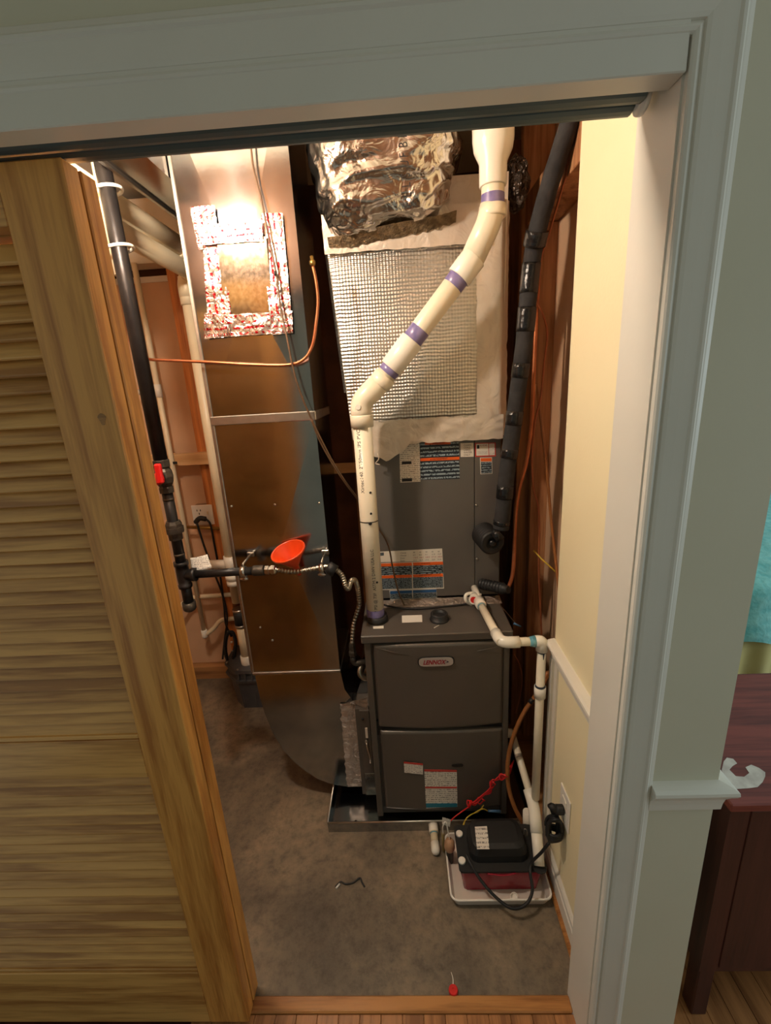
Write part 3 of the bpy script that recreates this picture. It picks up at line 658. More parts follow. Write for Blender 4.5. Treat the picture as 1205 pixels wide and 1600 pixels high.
# ================================================================== PLENUM
pm = thing('supply_plenum', (0.07, 1.0, 1.42), 'foil-wrapped supply plenum with quilted bubble front above the coil cabinet', 'plenum')
def plen(u, v):
    z = 1.44+(2.20-1.44)*v; x0 = -0.165-0.045*v; x1 = 0.343+0.012*v
    return x0, x1, z
mb = MB(); nz_ = 10; rows = []
for j in range(nz_+1):
    x0, x1, z = plen(0, j/nz_); rows.append([(x0, .752, z), (x1, .752, z), (x1, 1.25, z), (x0, 1.25, z)])
mb.add([q for r in rows for q in r], [(j*4+i, j*4+(i+1) % 4, (j+1)*4+(i+1) % 4, (j+1)*4+i) for j in range(nz_) for i in range(4)] + [(3, 2, 1, 0), (nz_*4, nz_*4+1, nz_*4+2, nz_*4+3)])
mb.build('wrap', 'scrim', pm)
def qf(u, v):
    x0, x1, z = plen(0, 0.07+0.76*v); x = x0+.002 + (0.285-x0)*u
    b = math.sin(math.pi*u)**.5*math.sin(math.pi*v)**.5*0.014
    return Vector((x, .7505 - b - 0.004*(mnoise.noise(Vector((x*9, z*9, 1)))+.5), z))
MB().grid(qf, 60, 70).build('quilted_panel', 'quilt', pm)
def tape_strip(fn, nu, nv, nm='tape_strip', m='scrim', parent=pm): return MB().grid(fn, nu, nv).build(nm, m, parent)
def rfn(u, v):   # wide right-hand strip
    z = 1.43+0.70*v; x = 0.258+(0.362-0.258)*u + (0.004*mnoise.noise(Vector((z*30, u*4, 2))) if u in (0, 1) else 0)
    return Vector((x, .741 - .006*abs(mnoise.noise(Vector((x*20, z*7, 4)))) + 0.028*max(0, u-.75)*4, z))
tape_strip(rfn, 16, 60)
def lfn(u, v):
    z = 1.60+0.50*v; x0 = plen(0, (z-1.44)/.76)[0]; x = x0-.010+0.045*u + (0.004*mnoise.noise(Vector((z*30, u*4, 7))) if u == 1 else 0)
    return Vector((x, .7485 - .003*mnoise.noise(Vector((x*20, z*14, 9))) + 0.02*max(0, .3-u)*3, z))
tape_strip(lfn, 8, 50, m='quilt')
def tfn(u, v):   # top strip
    x = -0.205+0.50*u; z = 2.012+0.105*v + (0.006*mnoise.noise(Vector((x*22, v*5, 1))) if v == 0 else 0)
    return Vector((x, .730 - .006*abs(mnoise.noise(Vector((x*16, z*16, 4)))) - 0.006*v, z))
tape_strip(tfn, 50, 12)
def bfn(u, v):   # bottom strip, torn at the left
    x = -0.125+0.47*u; t = max(0, 1-abs(u-0.15)/0.17)**.6
    zb = 1.420 - 0.055*t + 0.007*mnoise.noise(Vector((x*34, 1, 6)))
    zt = 1.502 + 0.008*mnoise.noise(Vector((x*25, 5, 6)))
    return Vector((x, .7355 - .006*abs(mnoise.noise(Vector((x*18, v*3, 8)))) - 0.002*v, zb*(1-v)+zt*v))
tape_strip(bfn, 60, 12)
MB().sweep(curve([P(590, 708, .735), P(592, 717, .728), P(587, 724, .733), P(594, 726, .730)], 5), .002, 6).build('tape_shred', 'scrim', pm)

# foil-wrapped round duct above
wd = thing('wrapped_round_duct', (0.0, 0.78, 2.0), 'crumpled silver foil wrapped round duct elbow above the plenum', 'duct')
def blob(u, v):
    a = 2*math.pi*u; ph = math.pi*(v-.5); cp, sp = math.cos(ph), math.sin(ph)
    k = lambda t, e: math.copysign(abs(t)**e, t)
    d = Vector((k(math.cos(a), .42)*k(cp, .42), k(math.sin(a), .6)*k(cp, .42), k(sp, .62)))
    p = Vector((-0.008+0.212*d.x, 0.800+0.205*d.y, 2.330+0.272*d.z + 0.03*d.x*(1-d.z)*.5))
    q = Vector((p.x*5.5, p.y*5.5, p.z*9))
    f = 0.020*mnoise.noise(q) + 0.014*(0.5-abs(mnoise.noise(q*2.1+Vector((3, 1, 2))))*2) + 0.006*(0.5-abs(mnoise.noise(q*5.3))*2)
    return p + d.normalized()*f
MB().grid(blob, 150, 110).build('foil_wrap', 'foil', wd)
for i, ch in enumerate('ELLSUFBI'):
    c = P(637 - i*1.2, 324 - i*15.5, 0.570 if i > 1 else 0.60)
    text_mb(ch, 0.034, lambda x, y: c + Vector((0.012-y*1.0, 0.0, x*0.7))).build('lettering', 'ink', wd)
def collar(u, v):   # dusty glass-fibre edge where the wrap ends
    x = -0.19+0.385*u; w_ = 2*u-1; z = 2.040+0.024*v + 0.022*w_ + 0.035*max(0, abs(w_)-.6)**1.5 + (.008*mnoise.noise(Vector((x*60, 3, 2))) if v < .2 else 0)
    return Vector((x, 0.726 - 0.05*v*(1-.6*w_*w_) - .010*abs(mnoise.noise(Vector((x*60, z*60, 2)))), z))
MB().grid(collar, 60, 10).build('frayed_insulation', mat('dusty_insulation', srgb(96, 80, 58), srgb(140, 120, 90), rough=0.95, scale=60, bump=0.8, bscale=160), wd)

# ================================================================== PVC VENT
vp = thing('vent_pipe', vb+Vector((0, 0, .02)), 'white plastic vent pipe rising from the furnace and jogging diagonally up', 'vent pipe')
R2 = 0.0302
A0 = vb + Vector((0, 0, .02)); A1 = P(563, 652, .63); A0.x = (A0.x+A1.x)/2-.0; A1.x = A0.x; A1.y = A0.y
VY = A0.y
D0 = P(596, 596, VY); D1 = P(741, 402, VY-.02); E1 = P(770, 335, VY-.03); T1 = P(770, 262, VY-.03); T2 = P(771, 150, VY-.03)
T1.x = E1.x; T2.x = E1.x+.002
B1 = A1 + Vector((0, 0, .02))
MB().sweep([A0, A1], R2, 28).build('pipe_section', 'pvc', vp)
MB().lathe(A0, (0, 0, 1), [(-.002, R2+.0008), (.018, R2+.0012), (.030, R2+.0006)], 28, cap=False).build('primer_stain', 'primer', vp)
# lower 45 degree elbow
dgn = (D1-D0).normalized()
Eb = D0 - dgn*0.03
corner = A1 + Vector((0, 0, 0.045))
path = fillet([A1+Vector((0, 0, -.004)), corner, D0+dgn*.01], .07, 10)
MB().sweep(path, R2+.0035, 28).build('elbow', 'pvc', vp)
MB().lathe(A1, (0, 0, 1), [(-.030, R2+.0055), (.004, R2+.0055), (.008, R2+.003)], 28).build('elbow_socket', 'pvc', vp)
MB().lathe(D0, dgn, [(-.012, R2+.003), (-.008, R2+.0055), (.022, R2+.0055)], 28).build('elbow_socket', 'pvc', vp)
LD = (D1-D0).length
def dpt(t): return D0 + dgn*(LD*t)
MB().sweep([D0, D1], R2, 28).build('pipe_section', 'pvc', vp)
def on_diag(x, y):   # nearest parameter along the diagonal for a spot in the frame
    q = P(x, y, VY-.01); return max(0, min(1, (q-D0).dot(dgn)/LD))
def ring(t0, t1, rr, m, nm): MB().lathe(dpt(t0), dgn, [(0, rr-.001), (.001, rr), ((t1-t0)*LD-.001, rr), ((t1-t0)*LD, rr-.001)], 28).build(nm, m, vp)
tA, tB = on_diag(612, 576), on_diag(624, 560)
tC, tD = on_diag(648, 528), on_diag(656, 516)
ring(tA-.045, tA+.005, R2+.0006, 'primer', 'primer_stain')
ring(tA, tC-.02, R2+.0058, 'pvcw', 'coupling')
ring(tC-.02, tD+.012, R2+.0006, 'primer', 'primer_stain')
tE, tF = on_diag(709, 440), on_diag(738, 398)
ring(tE-.03, tE+.04, R2+.0006, 'primer', 'primer_stain')
ring(tE+.035, 1.0, R2+.0062, 'pvcw', 'elbow_socket')
path = fillet([D1-dgn*.01, E1 + (D1-E1)*0.18, E1+Vector((0, 0, .02))], .09, 10)
MB().sweep(path, R2+.0040, 28).build('elbow', 'pvc', vp)
MB().lathe(E1, (0, 0, 1), [(-.008, R2+.004), (-.004, R2+.006), (.020, R2+.006)], 28).build('elbow_socket', 'pvc', vp)
MB().sweep([E1, T1], R2, 28).build('pipe_section', 'pvc', vp)
MB().lathe(E1, (0, 0, 1), [(.020, R2+.0007), (.046, R2+.0007)], 28, cap=False).build('primer_stain', 'primer', vp)
zz = P(770, 292, VY-.03).z - T1.z
MB().lathe(T1, (0, 0, 1), [(zz, R2+.004), (zz+.003, R2+.0055), (.010, R2+.0060), (.038, .0500), (.062, .0535), (.105, .0535)], 32).build('reducer', 'pvcw', vp)
MB().lathe(T1, (0, 0, 1), [(.104, .050), (.30, .050)], 32).build('pipe_section', 'pvc', vp)
MB().lathe(T1, (0, 0, 1), [(.088, .0542), (.092, .0542)], 32).build('mould_ring', 'pvcb', vp)
c = corner + Vector((-.006, -R2-.0040, -.012)); MB().lathe(c+Vector((0, .001, 0)), (-.15, -1, 0), [(0, .009), (.0025, .008)], 16).build('mould_mark', 'pvcw', vp)
def pipe_text(s, size, z0, ang0, m='ink'):
    r = R2+.0004
    def xf(x, y):
        a = ang0 - (y-size*.35)/r; return Vector((A0.x + r*math.sin(a), A0.y - r*math.cos(a), z0 + x))
    text_mb(s, size, xf).build('lettering', m, vp)
pipe_text('Xirtec140. 2"/50mm IPS PVC 1120', 0.0172, P(566, 768, VY).z, -0.40)
pipe_text('277 PSI @ 73F  ASTM 2 DWV USA LLC', 0.0150, P(588, 957, VY).z, 0.15)
for (px_, py_) in ((574, 767), (578, 799), (593, 853), (587, 905), (602, 640), (690, 490), (775, 205)):
    pass
for z_, a_ in ((P(576, 767, VY).z, .45), (P(580, 799, VY).z, .35), (P(588, 905, VY).z, .5)):
    c = Vector((A0.x+(R2)*math.sin(a_), A0.y-R2*math.cos(a_), z_)); MB().lathe(c, (math.sin(a_), -math.cos(a_), 0), [(-.001, .004), (.0006, .004)], 10).build('print_dot', 'ink', vp)
tz = P(580, 813, VY).z
MB().lathe((A0.x, A0.y, tz), (.0, .05, 1), [(-.0015, R2+.0012), (.0015, R2+.0012)], 28, cap=False).build('wire_tie', 'iron', vp)
MB().lathe((A0.x+.006, A0.y-R2-.001, tz-.002), (.2, -1, 0), [(0, .006), (.003, .004)], 10).build('tie_knot', 'iron', vp)

# ================================================================== RETURN DUCT
RX0, RX1, RY, RYB = -0.598, -0.268, 0.64, 0.93
rd = thing('return_duct', (-0.43, 0.78, 0.05), 'tall galvanised sheet metal return duct curving into the furnace side', 'duct')
def duct_section(z0, z1, cx=0.5, cz=0.5, amp=0.006):
    mb = MB(); c = (RX0+(RX1-RX0)*cx, RY-amp, z0+(z1-z0)*cz)
    v = [(RX0, RY, z0), (RX1, RY, z0), (RX1, RY, z1), (RX0, RY, z1), c, (RX0, RYB, z0), (RX1, RYB, z0), (RX1, RYB, z1), (RX0, RYB, z1)]
    mb.add(v, [(0, 1, 4), (1, 2, 4), (2, 3, 4), (3, 0, 4), (1, 6, 7, 2), (0, 3, 8, 5), (5, 8, 7, 6), (3, 2, 7, 8), (0, 5, 6, 1)]); return mb
duct_section(1.546, 2.44, .5, .42, .0085).build('sheet_section', 'galv', rd)
duct_section(0.604, 1.530, .53, .56, .006).build('sheet_section', 'galv', rd)
out = [(-.592, .602), (-.590, .560), (-.586, .49), (-.577, .42), (-.558, .33), (-.530, .255), (-.495, .195), (-.450, .140), (-.400, .097), (-.345, .068), (-.285, .056), (-.222, .056), (-.222, .455), (-.235, .475), (-.258, .52), (-.268, .602)]
MB().prism([(x, RY, z) for x, z in out], (0, RYB-RY, 0)).build('elbow_section', 'galv', rd)
for z0, z1 in ((1.524, 1.552),): MB().box(RX0-.004, RX1+.004, RY-.006, RYB, z0, z1, 0.002).build('drive_cleat', 'galv_edge', rd)
MB().box(RX0-.001, RX1+.002, RY-.004, RYB, 0.597, 0.607, 0.001).build('drive_cleat', 'galv_edge', rd)
MB().box(RX0-.006, RX0+.004, RY-.004, RY+.004, 0.61, 2.44, 0.001).build('corner_seam', 'galv_edge', rd)
for px_, py_ in ((362, 791), (430, 788), (499, 786), (362, 1003), (407, 980), (426, 1000)):
    MB().lathe(P(px_, py_, RY), (0, -1, 0), [(-.002, .004), (.004, .004), (.0055, .002)], 8).build('screw', 'steel', rd)
# patched access opening: cover sheet with printed foil tape round it
PT = RY-.009
def pq(x, y): return P(x, y, PT)
MB().prism([pq(342, 378)+Vector((0, -.015, 0)), pq(418, 372)+Vector((0, -.015, 0)), pq(427, 495), pq(352, 496)], (0, .003, 0)).build('cover_sheet', 'galv2', rd)
def tape_piece(quad, m, seed, nu, nv, lift=.004):
    q = [pq(*k) for k in quad]
    def fn(u, v):
        p = lerp(lerp(q[3], q[2], u), lerp(q[0], q[1], u), v)
        if u in (0, 1) or v in (0, 1): p += Vector((.0018*mnoise.noise(p*90), 0, .0018*mnoise.noise(p*80+Vector((5, 5, 5)))))
        return p + Vector((0, -lift - .004*abs(mnoise.noise(Vector((p.x*26+seed, p.y, p.z*26)))), 0))
    MB().grid(fn, nu, nv).build('foil_tape', m, rd)
tape_piece([(318, 382), (352, 380), (362, 500), (326, 504)], 'tape_v', 1, 10, 34, .0042)
tape_piece([(408, 335), (442, 333), (458, 512), (424, 514)], 'tape_v', 2, 10, 40, .0046)
tape_piece([(316, 356), (412, 347), (414, 380), (318, 386)], 'tape_h', 3, 30, 10, .0185)
tape_piece([(298, 325), (337, 322), (345, 388), (312, 392)], 'tape_v', 4, 10, 18, .0056)
tape_piece([(322, 494), (426, 488), (428, 522), (322, 529)], 'tape_h', 5, 30, 10, .0052)
tape_piece([(424, 488), (457, 486), (459, 521), (426, 524)], 'tape_h', 6, 10, 10, .0058)
tape_piece([(321, 490), (358, 492), (362, 526), (321, 530)], 'tape_h', 7, 10, 10, .0062)
# foil-taped joint to the filter rack
def jfn(u, v):
    z = .060+.40*v; xl = -.286 + .008*mnoise.noise(Vector((z*55, 1, 1)))*(1 if u == 0 else 0) + .006*v; xr = -.203
    x = xl+(xr-xl)*u; return Vector((x, RY-.004-.003*abs(mnoise.noise(Vector((x*30, z*30, 2)))), z))
MB().grid(jfn, 14, 60).build('joint_foil', 'foilcollar', rd)
def jf2(u, v):
    a = Vector((-.262, RY-.004, .462)); b = Vector((-.205, RY-.006, .455)); c = Vector((-.172, RY-.03, .505)); d = Vector((-.170, RY-.03, .430))
    p = lerp(lerp(a, b, u), lerp(c, d, u), v); return p + Vector((0, -.004*abs(mnoise.noise(p*40)), 0))
MB().grid(jf2, 8, 10).build('joint_foil', 'foilcollar', rd)
# transition sheet going back from the joint
MB().prism([(-.222, .70, .455), (-.168, .70, .455), (-.168, .70, .60)], (0, .2, 0)).build('transition', 'galv', rd)
fr = thing('filter_rack', (-.19, .62, .03), 'narrow dark filter rack with latch between curved duct and furnace', 'filter rack')
MB().box(-.2215, -.1665, .612, 1.2, .0475, .452).build('case', 'furn', fr)
MB().box(-.205, -.168, .603, .612, .160, .452, .001).build('rack_door', 'furn', fr)
MB().box(-.205, -.166, .602, .612, .052, .160, .001).build('galvanised_flange', 'galv2', fr)
for z in (.415, .135): MB().lathe((-.193, .603, z), (0, -1, 0), [(0, .005), (.003, .005), (.005, .003)], 10).build('screw', 'black', fr)
MB().box(-.188, -.179, .600, .603, .330, .375).build('paper_tab', 'plainpaper', fr)
MB().sweep(curve([(-.187, .603, .312), (-.184, .588, .300), (-.176, .584, .260), (-.177, .590, .225), (-.180, .603, .218)], 6), .0028, 8).build('latch_handle', 'steel', fr)
MB().lathe((-.187, .603, .314), (0, -1, 0), [(0, .007), (.006, .006)], 10).build('latch_stud', 'steel', fr)

# trunk duct at the ceiling, left of the return duct
tdk = thing('trunk_duct', (-.66, .9, 2.2), 'galvanised trunk duct running back under the closet ceiling', 'duct')
MB().box(-.714, -.606, .48, 1.38, 2.205, 2.46).build('sheet_section', 'galv', tdk)
MB().box(-.725, -.711, .48, 1.38, 2.196, 2.214, .002).build('flange', 'galv_edge', tdk)

# ================================================================== GAS LINE
GY = .552
gx = (P(215, 550, GY).x + P(275, 826, GY).x)/2
def gz(x, y): return P(x, y, GY).z
gp = thing('gas_pipe', (gx, GY, gz(300, 945)), 'black iron gas pipe with red-handled valve down the left side', 'gas pipe')
zv = gz(256, 745); zu = gz(275, 826); zt = gz(292, 898); zb = gz(301, 945)
MB().sweep([(gx, GY, zv+.035), (gx, GY, 2.48)], .0205, 22).build('pipe_section', 'iron', gp)
MB().sweep([(gx, GY, zt+.02), (gx, GY, zv-.03)], .0165, 20).build('pipe_section', 'iron', gp)
MB().sweep([(gx, GY, zb+.01), (gx, GY, zt-.02)], .0165, 20).build('pipe_section', 'iron', gp)
MB().lathe((gx, GY, zv), (0, 0, 1), [(-.052, .017), (-.050, .0215), (-.034, .0215), (-.030, .019), (-.018, .026), (.0, .0285), (.018, .026), (.028, .020), (.032, .0245), (.052, .0245), (.054, .021)], 8, smooth=False).build('valve_body', 'fitting', gp)
vh = MB().lathe((P(252, 747, GY-.02).x, GY-.014, P(252, 747, GY-.02).z), (-.25, -.96, 0), [(0, .012), (.014, .0185), (.024, .0185), (.026, .010)], 14)
vh.build('valve_knob', 'red', gp)
hv = P(249, 740, GY-.045); MB().box(hv.x-.010, hv.x+.010, GY-.053, GY-.038, hv.z-.030, hv.z+.030, .004).build('valve_handle', 'red', gp)
MB().lathe((gx, GY, zu), (0, 0, 1), [(-.036, .0215), (-.012, .0225), (-.012, .030), (.006, .030), (.006, .026), (.016, .026), (.026, .0215)], 8, smooth=False).build('union', 'fitting', gp)
MB().lathe((gx, GY, zt), (0, 0, 1), [(-.045, .0215), (-.033, .0225), (-.032, .020), (-.015, .021), (.018, .021), (.034, .020), (.035, .0235), (.048, .0235)], 16).lathe((gx, GY, zt), (1, 0, 0), [(0, .019), (.028, .019), (.029, .0225), (.044, .0225)], 16).build('tee', 'iron', gp)
MB().lathe((gx, GY, zb), (0, 0, -1), [(-.012, .0215), (.012, .0215), (.018, .018), (.024, .008)], 16).build('drip_cap', 'fitting', gp)
for px_, py_ in ((262, 780), (284, 866)):
    z_ = gz(px_, py_); MB().lathe((gx, GY, z_), (0, 0, 1), [(-.004, .0172), (.004, .0172)], 18).build('thread_mark', 'fitting', gp)
hx1 = P(398, 894, GY).x
MB().sweep([(gx+.03, GY, zt), (hx1, GY, zt+.004)], .0135, 18).build('branch_pipe', 'iron', gp)
MB().lathe((hx1-.005, GY, zt+.004), (1, 0, 0), [(0, .0165), (.006, .0175), (.032, .0175), (.038, .0165)], 16).build('coupling', 'fitting', gp)
MB().lathe((hx1+.033, GY, zt+.004), (1, 0, 0), [(0, .011), (.004, .0155), (.015, .0155), (.016, .012), (.022, .012), (.023, .016), (.036, .016), (.040, .011)], 6, smooth=False).build('flare_nut', 'steel', gp)
# corrugated connector
fx = thing('gas_connector', (-.28, GY, 1.0), 'corrugated steel gas connector looping from the duct to the furnace', 'gas connector')
st = Vector((hx1+.072, GY, zt+.005))
kn = [st, P(462, 893, GY), P(500, 887, GY), P(515, 886, GY), P(533, 897, GY-.01), P(541, 917, GY-.02), P(545, 919, GY-.02), P(549, 908, GY), P(555, 907, .60), P(559, 920, .62), P(561, 945, .63), P(553, 975, .625), P(550, 1008, .61)]
cv = curve(kn, 26); rr = [(.0072 + (.0016 if (i % 4) < 2 else 0)) for i in range(len(cv))]
MB().sweep(cv, rr, 12, smooth=False).build('flex_tube', 'flexst', fx)
ne = kn[-1]
MB().lathe(ne, (0, .0, -1), [(-.01, .009), (0, .012), (.018, .012), (.019, .010), (.026, .014), (.042, .014), (.046, .010)], 6, smooth=False).build('flare_nut', 'fitting', fx)
MB().sweep(fillet([ne+Vector((0, 0, -.045)), ne+Vector((0, 0, -.075)), Vector((FX0+.006, ne.y+.01, ne.z-.078))], .02), .011, 14).build('elbow', 'fitting', fx)
MB().sweep([P(512, 885, GY), P(524, 893, GY-.004)], [.019, .021], 16).build('rubber_sleeve', 'black', fx)
MB().sweep(curve([(FX0-.02, ne.y+.012, ne.z-.085), (FX0-.028, ne.y-.01, ne.z-.11), (FX0-.012, ne.y-.012, ne.z-.13), (FX0+.004, ne.y-.006, ne.z-.135)], 6), .010, 12).build('wiring_whip', 'flexst', fx)
for i, (xx, lab) in enumerate(((380, 'zinc pipe clamp on the straight black branch pipe'), (503, 'zinc pipe clamp on the corrugated connector at the duct edge'))):
    h = P(xx, 891, GY); hz = zt+.003
    t = thing('pipe_clamp', (h.x, GY, hz), lab, 'clamp', 'zinc pipe clamps on the duct front')
    r_ = .0155 if i == 0 else .0115
    MB().lathe((h.x-.008, GY, hz), (1, 0, 0), [(0, r_), (0, r_+.0025), (.016, r_+.0025), (.016, r_)], 20, cap=False).build('ring', 'steel', t)
    MB().box(h.x-.009, h.x+.009, GY-.006, GY+.006, hz-r_-.016, hz-r_, .002).build('ear', 'steel', t)
    MB().lathe((h.x-.013, GY-.004, hz-r_-.009), (1, 0, 0), [(0, .005), (.026, .005)], 6).build('bolt', 'steel', t)
    MB().sweep([(h.x+.002, GY, hz+r_), (h.x+.002, GY, hz+r_+.010), (h.x+.002, RY-.003, hz+r_+.012)], .004, 8).build('standoff', 'steel', t)
    MB().box(h.x-.010, h.x+.014, RY-.009, RY-.0005, hz+r_+.004, hz+r_+.020, .001).build('base_plate', 'steel', t)
# paper tag on the tee
tg = thing('paper_tag', P(312, 880, GY-.01), 'white printed paper tag tied beside the gas tee', 'tag')
def tgf(u, v):
    q = [P(297, 872, GY+.03), P(324, 866, GY+.03), P(331, 887, GY+.01), P(300, 894, GY+.01)]
    p = lerp(lerp(q[3], q[2], u), lerp(q[0], q[1], u), v); return p + Vector((0, -.006*math.sin(math.pi*u), 0))
mbt = MB().grid(tgf, 10, 6); o = mbt.build('sheet', 'paper2', tg); sol = o.modifiers.new('thickness', 'SOLIDIFY'); sol.thickness = .0006
# white conduit tied to the gas pipe
wc = thing('conduit', (gx-.03, GY+.03, 1.99), 'short white plastic conduit strapped to the gas pipe top', 'conduit')
MB().sweep([(gx-.030, GY+.034, P(195, 425, GY).z), (gx-.030, GY+.034, 2.47)], .017, 18).build('tube', 'pvcb', wc)
for px_, py_ in ((181, 294), (199, 386)):
    z_ = gz(px_, py_)
    lp = [Vector((gx-.010+.040*math.cos(a), GY+.012+.034*math.sin(a), z_ + .006*math.cos(a))) for a in [2*math.pi*i/24 for i in range(25)]]
    MB().sweep(lp, .0045, 8, cap=False).build('strap', 'pvcw', wc)

# ================================================================== FUNNEL
fc = P(450, 861, .574)
fnl = thing('funnel', fc, 'orange plastic funnel hung between the duct and the connector', 'funnel')
ax = Vector((-.22, -.30, 1)).normalized()
n_f = 36; tp = [(0, .0665), (.0, .0640), (-.050, .0215), (-.062, .0135), (-.100, .0085), (-.100, .0075), (-.062, .0120), (-.050, .0198), (-.0005, .0625)]
MB().lathe(fc, ax, [(-.0005, .0560), (-.004, .0550), (-.058, .0180), (-.066, .0115), (-.104, .0075), (-.104, .0062), (-.065, .0098), (-.057, .0162), (-.003, .0530), (.0, .0545)], n_f, cap=False).build('cone', 'orange', fnl)
MB().lathe(fc, ax, [(-.006, .0550), (-.004, .0590), (.002, .0590), (.003, .0565), (.001, .0540)], n_f, cap=False).build('rim', 'orange', fnl)

# ================================================================== COPPER AND CABLES ON THE LEFT
ct = thing('copper_tube', P(490, 412, .60), 'thin copper tube looping across the sheet metal duct', 'tube')
MB().sweep(curve([P(489, 416, .60), P(494, 440, .60), P(497, 470, .60), P(494, 505, .60), P(488, 540, .60), P(474, 562, .60), P(450, 570, .605), P(400, 570, .61), P(330, 566, .61), P(260, 563, .615), P(232, 561, .62), P(216, 551, .64), P(203, 532, .66)], 8), .0045, 10).build('tube', 'copper', ct)
MB().lathe(P(489, 416, .60), (-.05, 0, 1), [(0, .0055), (.006, .0085), (.014, .0085), (.015, .0055), (.026, .005)], 10).build('fitting', 'brass', ct)
tw = thing('thermostat_cable', P(392, 230, .62), 'thin brown cable hanging down the duct front to the coil cabinet', 'cable')
MB().sweep(curve([P(391, 215, .612), P(396, 262, .612), P(408, 310, .612), P(420, 370, .612), P(432, 430, .612), P(439, 482, .61), P(449, 530, .598), P(458, 575, .592), P(470, 615, .595), P(487, 655, .605), P(510, 703, .62), P(534, 744, .64), P(560, 780, .68), P(592, 826, .712), P(607, 853, .72), P(614, 888, .72), P(622, 922, .72), P(632, 946, .705)], 8), .0030, 8).build('cable', 'brownwire', tw)
MB().sweep(curve([P(486, 655, .603), P(500, 690, .612), P(520, 726, .626), P(540, 756, .65), P(560, 782, .684)], 8), .0022, 8).build('second_strand', 'brownwire', tw)
MB().sweep([P(430, 424, .611), P(430.5, 431, .611)], .0042, 8).build('cable_tie', 'black', tw)

# ================================================================== LEFT BACK: DRAINS, WATER LINES, SUMP
bw = thing('drain_pipe', P(387, 1035, 1.25), 'upright white plastic drain pipe dropping into the grey sump basin', 'pipe')
bx, by = P(386, 1030, 1.25).x, 1.25
def bz(x, y): return P(x, y, by).z
MB().sweep([(bx, by, .245), (bx, by, bz(378, 965))], .027, 18).build('pipe_section', 'pvcb', bw)
MB().sweep([(bx, by, bz(374, 940)), (bx, by, 2.10)], .027, 18).build('pipe_section', 'pvcb', bw)
MB().lathe((bx, by, bz(388, 1036)), (0, 0, 1), [(-.01, .030), (.012, .032), (.05, .032), (.052, .028)], 18).build('bottom_hub', 'pvcw', bw)
MB().lathe((bx, by, bz(379, 974)), (0, 0, 1), [(-.012, .031), (.085, .031)], 18).build('rubber_coupling', 'black', bw)
for yy in (952, 976): MB().lathe((bx, by, bz(378, yy)), (0, 0, 1), [(-.006, .0322), (.006, .0322)], 18).build('hose_clamp', 'steel', bw)
zt2 = bz(368, 905)
MB().lathe((bx, by, zt2), (0, 0, 1), [(-.028, .030), (-.026, .037), (-.006, .037), (-.004, .033), (.004, .033), (.006, .039), (.03, .039), (.032, .031)], 20).build('union_nut', 'pvcw', bw)
zw = bz(362, 890)
MB().sweep([(bx, by, zw+.03), (bx-.20, by+.02, zw+.028)], .022, 16).lathe((bx, by, zw+.03), (0, 0, 1), [(-.035, .033), (.045, .033)], 18).build('tee_branch', 'pvcw', bw)
MB().lathe((bx, by, 2.02), (0, 0, 1), [(-.03, .032), (.03, .032)], 18).build('coupling', 'pvcb', bw)
# overhead drains running back
hpA = thing('overhead_pipe', P(186, 327, .75), 'wide beige plastic pipe running back under the ceiling, upper of two', 'pipe', 'overhead beige pipes')
q = P(186, 329, .75); MB().sweep([(q.x, .40, q.z), (q.x, 1.42, q.z)], .042, 20).build('pipe_section', 'pvcb', hpA)
MB().lathe((q.x, 1.10, q.z), (0, 1, 0), [(0, .044), (.003, .047), (.06, .047), (.063, .044)], 20).build('coupling', 'pvcb', hpA)
hpB = thing('overhead_pipe', P(189, 361, .75), 'beige plastic pipe under the ceiling, lower of two, elbowing down by the duct', 'pipe', 'overhead beige pipes')
q = P(190, 362, .75); MB().sweep(fillet([(q.x, .42, q.z), (q.x, by-.02, q.z-.01), (bx, by, q.z-.04), (bx, by, 2.02)], .05, 8), .033, 20).build('pipe_section', 'pvcb', hpB)
MB().lathe((q.x, .62, q.z), (0, 1, 0), [(0, .034), (.003, .037), (.05, .037), (.053, .034)], 20).build('coupling', 'pvcb', hpB)
struct(MB().box(-1.64, -.88, 1.40, 1.50, 2.20, 2.45), 'trim_11', 'ceil', 'beige drywall drop over the back wall')
# 3/4 inch water lines
wl = thing('water_line', P(318, 990, 1.42), 'thin white plastic water line with elbows on the brown back wall', 'pipe')
WY = 1.385
wx = (P(225, 500, WY).x+P(300, 880, WY).x)/2
MB().sweep([(wx, WY, P(318, 992, WY).z), (wx, WY, 2.20)], .0125, 14).build('riser', 'pvcb', wl)
zj = P(318, 992, WY).z
MB().sweep(fillet([(wx, WY, zj+.03), (wx, WY, zj), (wx+.05, WY+.01, zj+.028), (wx+.085, WY+.03, zj+.07), (wx+.20, WY+.045, zj+.075)], .02), .0125, 14).build('lower_branch', 'pvcb', wl)
MB().lathe((wx, WY, zj), (0, 0, 1), [(-.016, .013), (-.010, .0165), (.03, .0165), (.032, .013)], 14).build('elbow', 'pvcw', wl)
zm = P(330, 935, WY).z
MB().sweep(fillet([(wx-.16, WY-.06, zm-.075), (wx-.06, WY+.02, zm-.005), (wx-.02, WY+.025, zm), (wx+.19, WY+.03, zm+.004)], .02), .0125, 14).build('cross_branch', 'pvcb', wl)
zt3 = P(226, 612, WY).z
MB().sweep([(wx-.10, WY+.005, zt3), (wx+.0, WY, zt3)], .0125, 14).lathe((wx, WY, zt3), (0, 0, 1), [(-.03, .0165), (.03, .0165)], 14).build('tee', 'pvcw', wl)
MB().box(wx+.012, wx+.032, WY-.016, WY-.010, 1.300, 1.312).build('strap', 'black', wl)
